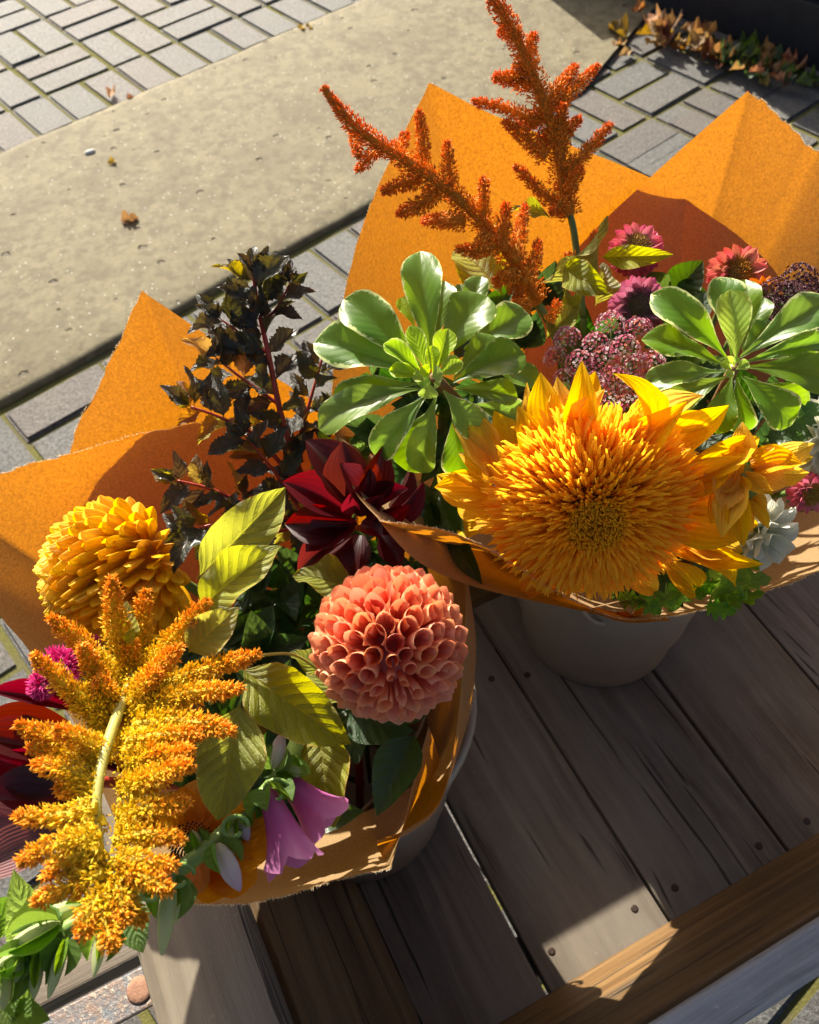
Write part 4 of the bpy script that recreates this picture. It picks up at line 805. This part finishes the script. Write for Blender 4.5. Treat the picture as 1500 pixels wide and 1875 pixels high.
# ---------- ninebark
t = thing('ninebark_branch', 'dark purple ninebark branch with red stems rising behind the burgundy bracts', 'foliage', P(590, 1010, .69))
def twig(path, r0, leaves, lo, hi, young=0):
    pts = catmull([P(*x) for x in path], 10); k = len(pts); b = MB(); b.tube(pts, [r0 * (1 - .6 * i / k) for i in range(k)], 7); b.build('twig', M_RSTEM, t)
    for i in range(leaves):
        u = (i + .6) / leaves; j = min(k - 2, int(u * (k - 1))); p = pts[j]; tg = (pts[j + 1] - pts[j]).normalized(); s_ = 1 if i % 2 else -1
        side = (tg.cross(-FW)).normalized() * s_; d_ = (tg * U_(.25, .8) + side * U_(.6, 1.1) - FW * U_(-.5, .55) + Vector((0, 0, U_(-.1, .25)))).normalized(); L = pm(U_(lo, hi), .66)
        nm_ = (CP - p).normalized() + SUN * .5 + Vector((U_(-.55, .55), U_(-.55, .55), U_(-.3, .3)))
        y = rnd() < young; mobj('leaf', ch(NINY if y else NINL), None, t, leafM(p, p + d_ * L, L * U_(.50, .66), U_(-.5, .5), nm_))
    for i in range(3):
        p = pts[-1]; tg = (pts[-1] - pts[-3]).normalized(); d_ = (tg * 1.0 + Vector((U_(-.8, .8), U_(-.8, .8), U_(-.4, .4)))).normalized(); L = pm(U_(lo * .7, hi * .85), .66)
        mobj('leaf', ch(NINY if rnd() < young * 2 else NINL), None, t, leafM(p, p + d_ * L, L * .55, U_(-.5, .5), None))
twig([(590, 1010, .70), (562, 900, .69), (520, 780, .68), (492, 650, .672), (472, 560, .668), (464, 500, .664)], .0032, 26, 60, 96, .08)
twig([(548, 890, .685), (470, 800, .672), (405, 765, .662), (350, 745, .655)], .0020, 12, 56, 84, .15)
twig([(545, 955, .685), (455, 925, .668), (385, 895, .656), (325, 880, .65)], .0020, 12, 56, 86, .15)
twig([(540, 830, .685), (572, 720, .68), (592, 650, .676)], .0018, 10, 52, 80, .18)
twig([(510, 740, .68), (440, 690, .67), (395, 655, .665)], .0016, 8, 58, 86, .12)
twig([(495, 650, .675), (440, 610, .668), (405, 585, .664)], .0014, 7, 60, 92, .05)
twig([(560, 950, .685), (500, 860, .67), (450, 800, .662)], .0018, 9, 54, 82, .2)
twig([(560, 960, .68), (470, 980, .66), (400, 960, .65), (345, 975, .645)], .0016, 10, 56, 84, .08)
twig([(480, 590, .67), (510, 560, .668), (530, 520, .665)], .0014, 5, 54, 78, .0)
twig([(575, 900, .69), (600, 820, .685), (605, 760, .68)], .0016, 8, 46, 66, .2)
LF(t, 'leaf', NINY[0], None, (462, 520, .664), (386, 488, .66), 30, .5); LF(t, 'leaf', NINL[1], None, (345, 985, .60), (318, 1052, .585), 44, .2); LF(t, 'leaf', NINL[2], None, (410, 1000, .62), (405, 1060, .61), 44, -.2)
drop(t, P(590, 1010, .70), CL, .0035, M_RSTEM)
# ---------- burgundy bracts (centre and left)
t = thing('leucadendron', 'deep burgundy bract rosette glowing red between the ninebark and the coral dahlia', 'leucadendron', P(655, 950, .64))
for a, b_, wp, rl in [((650, 930, .62), (560, 806, .62), 86, .3), ((655, 930, .62), (628, 808, .61), 92, -.2), ((665, 925, .62), (702, 815, .60), 66, .4), ((680, 930, .62), (748, 895, .60), 52, -.3), ((670, 930, .61), (622, 848, .595), 70, .5), ((645, 945, .63), (518, 882, .62), 84, .2), ((640, 960, .63), (522, 960, .625), 76, -.2), ((655, 960, .63), (560, 1010, .62), 80, .4),
                      ((690, 960, .63), (775, 880, .63), 46, .8), ((690, 950, .63), (752, 850, .635), 40, .9), ((690, 970, .62), (752, 925, .60), 46, .2), ((660, 960, .62), (700, 985, .60), 54, -.3), ((660, 980, .64), (640, 1060, .63), 74, .2), ((640, 980, .64), (545, 1050, .63), 60, .2), ((700, 980, .64), (735, 1040, .63), 50, 0), ((670, 945, .61), (705, 905, .59), 40, .1), ((650, 940, .615), (655, 890, .59), 48, 0)]:
    LF(t, 'bract', ch(BURL), None, a, b_, wp * .98, rl)
drop(t, P(660, 985, .65), CL, .0035, M_RSTEM)
t = thing('leucadendron', 'dark red and mauve bracts pointing out past the yellow amaranth', 'leucadendron', P(150, 1430, .56))
for a, b_, wp, rl, mm in [((140, 1300, .56), (-20, 1265, .54), 48, .2, 0), ((125, 1330, .57), (-40, 1318, .55), 36, .4, 0), ((110, 1330, .58), (-60, 1318, .57), 44, .1, 1), ((130, 1390, .55), (-60, 1345, .53), 80, .2, 0), ((140, 1420, .55), (-15, 1385, .53), 96, -.4, 0), ((130, 1420, .57), (-70, 1430, .56), 86, .1, 1), ((140, 1470, .54), (-40, 1460, .52), 100, .2, 0), ((120, 1470, .57), (-90, 1530, .56), 110, 0, 1), ((140, 1510, .55), (-60, 1600, .54), 90, .1, 1), ((130, 1500, .56), (30, 1528, .55), 34, .5, 0), ((190, 1400, .57), (350, 1380, .57), 40, .2, 0), ((200, 1400, .57), (340, 1350, .57), 40, .2, 0)]:
    LF(t, 'bract', ch(BURM if mm else BURL), None, a, b_, wp, rl)
drop(t, P(160, 1430, .57), CL, .0035, M_RSTEM)
# ---------- strawflowers
def strawflower(px, py, d, rp, Z, label, cols, cen, c, nn_=96, group=None):
    C_ = P(px, py, d); t = thing('strawflower', label, 'strawflower', C_); R = pm(rp, d)
    m = mat_petal('straw_bract', cols[0], cols[1], cols[1], .30, .35, 5, .3, .012, .12, mid=cols[2], spec=.5)
    ms = matvar([leaf_mesh('sb', [(0, .6), (.4, .95), (.65, 1), (.85, .7), (1, .05)], b_, .5, 8, 4, seed=k) for k, b_ in enumerate((-.8, -1.1, -.5))], m)
    ball(t, C_, Z, R, nn_, 1.95, ms, 'bract', lambda h: .30, lambda h: .74 - .12 * h, lambda h: .31, lambda h: .12 + .22 * h, zs=.9, th0=.62)
    X_, Y_, Z_ = frame(Z); b = MB()
    for i in range(160):
        u = math.sqrt((i + .5) / 160); ph = i * 2.4; e = X_ * math.cos(ph) + Y_ * math.sin(ph); g = U_(.75, 1.2)
        b.grain(C_ + e * (u * R * .46) + Z_ * (R * (.42 - .12 * u * u)), Z_ + e * .5 * u, R * .16, R * .035, tuple(x * g * .7 for x in cen), tuple(min(1, x * g) for x in cen))
    b.build('disc', mat_attr('straw_disc', .2, .6), t, C_, False)
    b = MB(); b.tube([C_ + Z_ * R * k for k in (-.42, -.2, .1, .38)], [R * k for k in (.1, .34, .42, .36)], 16); b.build('receptacle', M_GSTEM, t); drop(t, C_ - Z_ * R * .3, c, .0024)
PK = ((.70, .42, .40), (.62, .055, .13), (.72, .22, .25)); PL = ((.72, .50, .42), (.55, .10, .22), (.62, .26, .36)); CO = ((.80, .48, .28), (.70, .10, .09), (.78, .26, .18)); OR = ((.75, .30, .03), (.70, .20, .02), (.72, .25, .02))
strawflower(1162, 462, .775, 58, CV(.1, .3, .9), 'pink strawflower with a cream heart half hidden behind an amaranth leaf', PK, (.66, .44, .14), CRT)
strawflower(1168, 560, .755, 62, CV(-.05, -.1, 1), 'lilac pink strawflower facing out just above the pink umbel', PL, (.42, .16, .30), CRT)
strawflower(1345, 505, .765, 62, CV(.1, .2, .95), 'coral strawflower peeping over the right pittosporum sprig', CO, (.70, .35, .05), CRT)
strawflower(1388, 545, .745, 46, CV(.2, -.1, 1), 'small orange strawflower beside the dark burgundy umbel', OR, (.62, .28, .02), CRT, 60)
strawflower(1478, 900, .66, 46, CV(.3, -.35, .9), 'pink and yellow strawflower between the white dahlia and the paper', PK, (.66, .40, .06), CRT, 60)
for a, b_, wp in [((1200, 560, .76), (1222, 470, .77), 20), ((1285, 540, .77), (1252, 510, .77), 36), ((1195, 470, .77), (1225, 445, .77), 24), ((1130, 560, .76), (1095, 590, .74), 36)]:
    pass
# ---------- umbels
M_UMB = mat_attr('umbel_floret', .2, .6)
def umbel(label, node, heads, cols, c, rp=34, d=.64):
    t = thing('lace_flower', label, 'umbel flower', P(*node)); n0 = P(*node)
    for (x, y, dd, s_) in heads:
        C_ = P(x, y, dd); R = pm(rp, dd) * s_; b = MB(); out = (C_ - n0).normalized(); Zc = (out + CV(0, .2, 1) * .8).normalized(); X_, Y_, Z_ = frame(Zc)
        pts = [n0, n0.lerp(C_ - Z_ * R * .6, .6) - Zc * .004, C_ - Z_ * R * .7]; bs = MB(); bs.tube(catmull(pts, 6), .0008, 5); ray_ = bs.build('ray', M_GSTEM, t, n0)
        for i in range(70):
            th = math.acos(1 - 1.05 * (i + .5) / 70); ph = i * 2.4; e = X_ * math.cos(ph) + Y_ * math.sin(ph); u = Z_ * math.cos(th) + e * math.sin(th); p = C_ - Z_ * R * .6 + u * R * U_(.95, 1.15)
            col = ch(cols); g = U_(.75, 1.25)
            if i % 3 == 0: bs2 = (C_ - Z_ * R * .7); w_ = u.orthogonal().normalized() * .00025; b.add([bs2 - w_, bs2 + w_, p], [(0, 1, 2)], (.16, .14, .05))
            for k in range(5):
                a = k * 1.2566 + ph; xx = u.orthogonal().normalized(); yy = u.cross(xx); dd_ = (xx * math.cos(a) + yy * math.sin(a)) * .9 + u * .55
                cc = tuple(min(1, q_ * g) for q_ in col); b.grain(p, dd_, R * .19, R * .055, tuple(q_ * .7 for q_ in cc), cc)
        h = b.build('umbellet', M_UMB, t, C_, False)
    drop(t, n0, c, .0022); return t
PKC = [(.82, .38, .48), (.86, .60, .64), (.74, .18, .30), (.82, .30, .22), (.88, .74, .74), (.62, .10, .20)]
umbel('dusky pink lace flower umbel rising behind the big sunflower petals', (1130, 745, .665), [(1035, 612, .66, .9), (1012, 648, .665, .8), (1058, 660, .645, 1), (1120, 585, .655, 1), (1172, 596, .65, 1), (1090, 622, .65, .9), (1148, 630, .64, 1), (1108, 650, .645, 1), (1200, 662, .64, 1), (1206, 706, .64, 1), (1170, 665, .64, .9), (1085, 700, .645, 1), (1128, 690, .64, 1.05), (1112, 738, .64, 1), (1150, 748, .635, 1.1), (1190, 742, .64, .9), (1060, 720, .65, .9), (1165, 705, .64, 1), (1030, 690, .655, .8), (1210, 745, .645, .7)], PKC, CRT, 25)
BGC = [(.10, .02, .035), (.16, .04, .06), (.07, .015, .025), (.28, .14, .17)]
umbel('dark burgundy lace flower umbel against the right paper point', (1440, 660, .70), [(1470, 498, .69, 1), (1425, 525, .685, 1), (1412, 560, .68, 1), (1455, 556, .68, 1), (1440, 590, .675, 1), (1492, 540, .685, 1), (1418, 598, .68, .9), (1480, 520, .685, .9), (1500, 620, .69, .8), (1478, 575, .68, 1), (1450, 530, .68, .9)], BGC, CRT, 28)
# ---------- white dahlias
M_WHT = mat_petal('white_petal', (.70, .68, .42), (.80, .79, .70), (.85, .84, .70), .35, .5, 9, .4, .005, .05, mid=(.78, .77, .66), spec=.3)
WP = matvar([leaf_mesh('wp', [(0, .4), (.3, .8), (.6, 1), (.82, .88), (.95, .5), (1, .1)], b_, .6, 12, 6, wave=.1, seed=k) for k, b_ in enumerate((-.7, -.3, .4))], M_WHT)
for (px, py, d, rp, Z, lb) in ((1385, 968, .645, 74, CV(.35, -.5, .75), 'white dahlia tucked under the small lemon sunflower'), (1515, 800, .67, 80, CV(-.3, -.2, 1), 'white flower at the wrap edge beyond the pittosporum leaves')):
    C_ = P(px, py, d); t = thing('white_dahlia', lb, 'dahlia', C_); R = pm(rp, d)
    ball(t, C_, Z, R, 44, 1.75, WP, 'petal', lambda h: .22, lambda h: .80, lambda h: .40, lambda h: .30, zs=.8, jit=.2)
    b = MB(); b.tube([C_ + Z * R * k for k in (-.3, 0, .25)], [R * .1, R * .3, R * .12], 12); b.build('core', M_GSTEM, t); drop(t, C_ - Z * R * .2, CRT, .003)
# ---------- orange flower low in the left bouquet
M_ORG = mat_petal('orange_petal', (.72, .22, .004), (.85, .33, .006), (.92, .36, .004), .42, .5, 6, .5, .006, .08, spec=.25)
ORM = matvar([leaf_mesh('og', [(0, .3), (.3, .75), (.6, 1), (.8, .92), (.94, .6), (1, .15)], b_, .35, 14, 8, wave=.15, seed=k) for k, b_ in enumerate((.6, 1.1, -.5))], M_ORG)
t = thing('orange_daisy', 'broad petalled orange daisy hanging low behind the foxglove bells', 'daisy', P(355, 1545, .565))
for a, b_, wp, rl in [((350, 1520, .575), (368, 1425, .57), 70, .2), ((370, 1520, .575), (440, 1440, .575), 66, -.2), ((380, 1540, .57), (490, 1500, .57), 70, .1), ((385, 1555, .57), (500, 1560, .565), 84, -.2), ((380, 1570, .565), (470, 1612, .56), 78, .2), ((365, 1575, .56), (415, 1640, .555), 74, 0), ((345, 1575, .56), (345, 1648, .55), 84, .2), ((330, 1570, .565), (290, 1630, .555), 70, -.2), ((335, 1530, .575), (290, 1460, .575), 60, 0), ((340, 1520, .57), (335, 1440, .565), 56, .2)]: LF(t, 'petal', ch(ORM), None, (a[0], a[1], a[2] - .032), (b_[0], b_[1], b_[2] - .04), wp * 1.15, rl)
C_ = P(356, 1545, .528); b = MB()
for i in range(200):
    u = math.sqrt((i + .5) / 200); ph = i * 2.4; Zq = CV(0, -.2, 1); X_, Y_, Z_ = frame(Zq); e = X_ * math.cos(ph) + Y_ * math.sin(ph); b.grain(C_ + e * (u * .014), Z_ + e * u * .6, .004, .0009, (.02, .012, .008), (.07, .03, .015))
b.build('disc', M_UMB, t, C_, False); drop(t, C_ - CV(0, 0, 1) * .01, CL, .003)
# ---------- pink cockscomb bits
M_COCK = mat_attr('cockscomb', .45, .6)
for (px, py, d, rp, lb) in ((112, 1222, .545, 46, 'fuzzy hot pink cockscomb clump beside the golden mum'), (78, 1254, .54, 32, 'small fuzzy pink cockscomb tuft above the dark red bracts'), (165, 1180, .56, 22, 'pink cockscomb fleck between amaranth spikes under the golden mum')):
    C_ = P(px, py, d); t = thing('cockscomb', lb, 'celosia', C_); b = MB(); R = pm(rp, d)
    for i in range(620):
        u = Vector((U_(-1, 1), U_(-1, 1), U_(-1, 1))); u = u.normalized() if u.length > .1 else Vector((0, 0, 1)); r = R * (1 + .35 * noise.noise(u * 2.2)) * .8; g = U_(.7, 1.2)
        b.grain(C_ + u * r * .6, u + Vector((U_(-.5, .5), U_(-.5, .5), U_(-.5, .5))), R * .5, R * .05, (.70 * g, .04, .32 * g), (min(1, .95 * g), .20 * g, .52 * g))
    b.build('crest', M_COCK, t, C_, False); drop(t, C_, CL, .0025)
# ---------- foxglove spire
M_FSTEM = mat_stem('foxglove_stem', (.17, .30, .05), (.30, .42, .12), .4, .2)
M_BELL = mat_petal('foxglove_bell', (.46, .09, .30), (.66, .26, .54), (.72, .12, .46), .42, .45, 5, .2, .015, .12, mid=(.52, .10, .38), spec=.35, back=None)
M_BUD = mat_petal('foxglove_pale_bud', (.40, .50, .14), (.62, .66, .34), (.60, .65, .22), .40, .45, 5, .3, .01, .10, mid=(.56, .60, .30))
M_LAV = mat_petal('foxglove_lavender_bud', (.58, .56, .36), (.52, .34, .52), (.62, .50, .58), .40, .45, 5, .2, .01, .08, mid=(.66, .58, .56))
M_SEP = mat_leaf('sepal', (.10, .20, .018), (.32, .52, .03), .40, .65, 4, .6, None, .25, bump=.3, hue=.012, val=.2)
SEPM = matvar([leaf_mesh('sep', [(0, .5), (.2, .8), (.45, 1), (.75, .7), (.92, .3), (1, 0)], b_, .8, 12, 6, seed=k) for k, b_ in enumerate((1.0, .7, .4))], M_SEP)
def bell_mesh(name, open_=1.0, lobes=5, seed=0):
    pr = [(0, .10), (.08, .17), (.2, .22), (.4, .27), (.6, .34), (.78, .42), (.9, .48), (1.0, .56)] if open_ > .5 else [(0, .08), (.1, .22), (.3, .33), (.5, .35), (.7, .30), (.85, .20), (.95, .10), (1, .02)]
    vs = []; uv = []; fs = []; n = 30
    for i, (t_, r) in enumerate(pr):
        for j in range(n + 1):
            a = 6.28318 * j / n; k = abs(math.cos(a * lobes / 2)); y = t_ + (open_ * .16 * (k - .5) * max(0, t_ - .6) / .4); rr = r * (1 + .34 * open_ * max(0, t_ - .5) * math.sin(a * 3 + seed) + .22 * open_ * max(0, t_ - .6) * math.sin(a * 8 + seed * 2)); vs.append((rr * math.cos(a), y, rr * math.sin(a) * .85)); uv.append((j / n, t_))
    for i in range(len(pr) - 1):
        for j in range(n): q_ = i * (n + 1) + j; fs.append((q_, q_ + 1, q_ + n + 2, q_ + n + 1))
    return pymesh(name, vs, fs, True, uv)
BELL = matvar([bell_mesh('bell', 1, 5, k) for k in range(2)], M_BELL); LAVB = matvar([bell_mesh('bellbud', .0, 5, 0), bell_mesh('bellbud', .55, 5, 1)], M_LAV); BUDM = matvar([bell_mesh('bud', 0, 5, 0)], M_BUD)
t = thing('foxglove', 'foxglove spire with pink bells and green buds lying across the front of the wrap', 'foxglove', P(520, 1410, .56))
axf = [(560, 1330, .60), (505, 1430, .545), (420, 1515, .525), (330, 1592, .505), (215, 1655, .49), (130, 1695, .48), (50, 1750, .475), (-30, 1800, .47)]
stem(t, [P(*x) for x in axf], .0052, .0036, M_FSTEM, 'stem', 12)
def bud(a, b_, wp, meshes, sep=4, name='bud', sl=.5):
    A, B = P(*a), P(*b_); wd = pm(wp, a[2]) ; o = mobj(name, ch(meshes), None, t, leafM(A, B, wd, U_(-1, 1), None, wd)); D_ = (B - A); L = D_.length; D_.normalize(); X_ = D_.orthogonal().normalized(); Y_ = D_.cross(X_)
    for k in range(sep):
        an = k * 6.28318 / sep + .4; e = X_ * math.cos(an) + Y_ * math.sin(an); q_ = A + e * wd * .10; tip = A + D_ * (L * sl) + e * wd * .44
        mobj('sepal', ch(SEPM), None, t, leafM(q_, tip, wd * .50, 0, e))
bud((488, 1445, .530), (540, 1578, .515), 94, BELL, 5, 'bell', .3); bud((520, 1425, .55), (602, 1505, .545), 96, BELL, 5, 'bell', .28); bud((500, 1408, .54), (518, 1340, .545), 42, LAVB, 4, 'bud', .62); bud((480, 1470, .535), (445, 1535, .53), 42, LAVB, 4, 'bud', .4)
bud((398, 1545, .51), (440, 1632, .50), 56, LAVB, 3, 'bud', .55); bud((440, 1500, .525), (455, 1540, .52), 34, LAVB, 4, 'bud', .5); bud((315, 1605, .50), (296, 1750, .485), 46, BUDM, 3, 'bud', .55); bud((325, 1610, .51), (322, 1690, .505), 40, BUDM, 4, 'bud', .6); bud((190, 1690, .475), (172, 1790, .465), 34, BUDM, 4, 'bud', .72)
bud((150, 1655, .49), (55, 1690, .48), 44, BUDM, 3, 'bud', .3); bud((120, 1720, .47), (88, 1830, .46), 36, BUDM, 4, 'bud', .6); bud((110, 1690, .475), (10, 1738, .47), 50, BUDM, 5, 'bud', .9); bud((70, 1735, .47), (62, 1830, .465), 38, BUDM, 4, 'bud', .75); bud((60, 1750, .47), (-15, 1775, .465), 46, BUDM, 5, 'bud', .9); bud((40, 1755, .465), (28, 1800, .46), 34, BUDM, 5, 'bud', .9); bud((90, 1700, .475), (75, 1665, .48), 30, BUDM, 5, 'bud', .9)
bud((250, 1640, .495), (262, 1590, .50), 26, BUDM, 5, 'bud', .9); bud((15, 1770, .465), (5, 1850, .46), 40, BUDM, 5, 'bud', .85); bud((370, 1560, .515), (352, 1520, .52), 28, BUDM, 5, 'bud', .95); bud((425, 1510, .525), (420, 1545, .515), 26, BUDM, 5, 'bud', .95); bud((480, 1410, .545), (470, 1380, .55), 28, BUDM, 5, 'bud', .95); bud((520, 1400, .55), (552, 1420, .545), 36, BUDM, 5, 'bud', .95)
bud((210, 1668, .485), (185, 1720, .475), 34, BUDM, 5, 'bud', .9)
drop(t, P(560, 1330, .60), CL, .005, M_FSTEM)
for k, (x, y, dd) in enumerate(((430, 1512, .515), (280, 1625, .49), (505, 1445, .53), (330, 1600, .50))):
    pts = [P(x, y, dd) + CR * .008 * math.cos(a) * (1 - a / 14) + CU * .007 * math.sin(a) * (1 - a / 14) - FW * .0012 * a for a in [i * .35 for i in range(18)]]
    b = MB(); b.tube(pts, [.0014] * 18, 5); b.build('curled_stigma', M_FSTEM, t)
# ---------- serrated green leaves at the front left
t = thing('mint_sprig', 'bright green serrated mint like leaves under the foxglove buds', 'foliage', P(110, 1740, .50))
for a, b_, wp, rl in [((62, 1735, .51), (25, 1592, .49), 84, .1), ((95, 1740, .515), (70, 1630, .51), 76, .3), ((230, 1650, .515), (262, 1745, .50), 76, .1), ((190, 1640, .52), (265, 1710, .51), 84, -.2), ((60, 1850, .485), (-20, 1785, .475), 70, .2), ((20, 1850, .48), (92, 1868, .475), 56, 0), ((10, 1790, .485), (20, 1895, .475), 60, .3), ((30, 1700, .52), (-30, 1650, .51), 80, .2), ((160, 1600, .53), (130, 1560, .53), 50, 0), ((120, 1760, .52), (20, 1720, .51), 60, 0)]: LF(t, 'leaf', ch(LIMEL), None, a, b_, wp, rl)
stem(t, [P(240, 1560, .57), P(150, 1690, .53), P(60, 1770, .50)], .002, .0012, M_GSTEM); drop(t, P(240, 1560, .57), CL, .002)
# ---------- green foliage tucked into the bouquets
def tuft(label, node, leaves, meshes, c, mat=None):
    t = thing('leafy_sprig', label, 'foliage', P(*node))
    for a, b_, wp, rl in leaves: LF(t, 'leaf', ch(meshes), None, a, b_, wp, rl)
    drop(t, P(*node), c, .0026); return t
tuft('dark glossy green leaves below the coral dahlia', (660, 1330, .64), [((762, 1340, .585), (690, 1494, .565), 84, .1), ((630, 1300, .61), (758, 1338, .595), 80, .4), ((640, 1290, .62), (655, 1400, .60), 80, .2), ((700, 1300, .62), (790, 1300, .63), 60, 0)], DARKL, CL)
tuft('large dark green leaf standing behind the coral dahlia by the paper fold', (800, 900, .66), [((800, 900, .675), (886, 1082, .635), 96, .5), ((790, 900, .67), (838, 1060, .65), 50, .9), ((770, 880, .67), (810, 980, .665), 60, .5)], DARKL, CL)
tuft('bright green leaf tips between the ninebark and the pittosporum', (610, 880, .69), [((620, 860, .67), (582, 790, .655), 44, .2), ((640, 850, .67), (690, 800, .66), 40, 0), ((600, 900, .67), (570, 850, .66), 40, 0), ((700, 880, .67), (720, 830, .66), 40, .3), ((660, 830, .68), (640, 800, .67), 36, .2)], LIMEL, CL)
tuft('deeply lobed green chrysanthemum leaves along the front lip beneath the sunflower', (1270, 1060, .68), [((1240, 1095, .655), (1190, 1110, .645), 60, .1), ((1280, 1060, .655), (1225, 1120, .645), 74, .2), ((1300, 1100, .655), (1375, 1010, .645), 84, .1), ((1310, 1095, .655), (1412, 1058, .65), 70, -.2), ((1290, 1110, .65), (1350, 1120, .64), 52, .2), ((1300, 1090, .65), (1270, 1040, .645), 60, 0), ((1170, 1085, .655), (1210, 1125, .645), 60, .2), ((1310, 1105, .65), (1400, 1085, .645), 44, .2), ((1350, 1040, .66), (1405, 1010, .66), 60, 0), ((1130, 1095, .66), (1180, 1100, .65), 50, .2)], LOBL, CRT)
tuft('dark lobed leaves between the right pittosporum sprig and the white flower', (1440, 790, .68), [((1430, 790, .66), (1500, 740, .65), 90, .2), ((1400, 800, .67), (1480, 800, .66), 70, 0), ((1260, 800, .66), (1240, 760, .65), 50, .2), ((1280, 790, .665), (1330, 850, .655), 60, 0), ((1440, 900, .68), (1500, 930, .67), 60, .2)], matvar(LV(LOB, 3, bend=.6, fold=.4, wave=.3, nu=36, nv=6, serr=.14, nser=22), M_DARK_L), CRT)
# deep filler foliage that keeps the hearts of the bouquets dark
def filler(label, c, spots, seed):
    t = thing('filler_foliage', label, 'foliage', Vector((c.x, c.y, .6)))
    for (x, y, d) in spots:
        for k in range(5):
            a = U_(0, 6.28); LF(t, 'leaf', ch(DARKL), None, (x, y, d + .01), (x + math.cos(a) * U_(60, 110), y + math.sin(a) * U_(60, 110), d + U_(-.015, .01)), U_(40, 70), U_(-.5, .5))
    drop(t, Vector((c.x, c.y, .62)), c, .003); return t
filler('dark green filler leaves added to darken the heart of the coral dahlia bouquet', CL, [(480, 1150, .66), (520, 1230, .65), (430, 1250, .63), (600, 1130, .68), (560, 1060, .69), (650, 1060, .68), (330, 1330, .62), (480, 1400, .62), (600, 1300, .64), (450, 1080, .66), (300, 1180, .64), (720, 1010, .68), (350, 1450, .60), (560, 1480, .61), (760, 1240, .65), (400, 1180, .64), (540, 1150, .66), (470, 1200, .64), (500, 1080, .67), (600, 1000, .69), (560, 1330, .63), (650, 1120, .66), (740, 1100, .67), (500, 1300, .62), (420, 1330, .61), (790, 1180, .645)], 1)
filler('dark green filler leaves added to darken the heart of the sunflower bouquet', CRT, [(960, 640, .74), (880, 600, .74), (1020, 760, .72), (920, 760, .71), (1250, 800, .70), (1150, 820, .70), (1000, 560, .76), (1120, 900, .68), (1260, 620, .74), (1280, 1000, .69), (1080, 620, .75), (1400, 840, .70), (1180, 1050, .68), (1440, 620, .74), (1230, 540, .79), (800, 760, .655), (740, 730, .66), (700, 800, .66), (840, 820, .655), (690, 700, .67), (760, 840, .65), (880, 700, .67), (1300, 740, .67), (1380, 740, .67), (1260, 690, .68), (1430, 700, .68), (900, 830, .675)], 2)
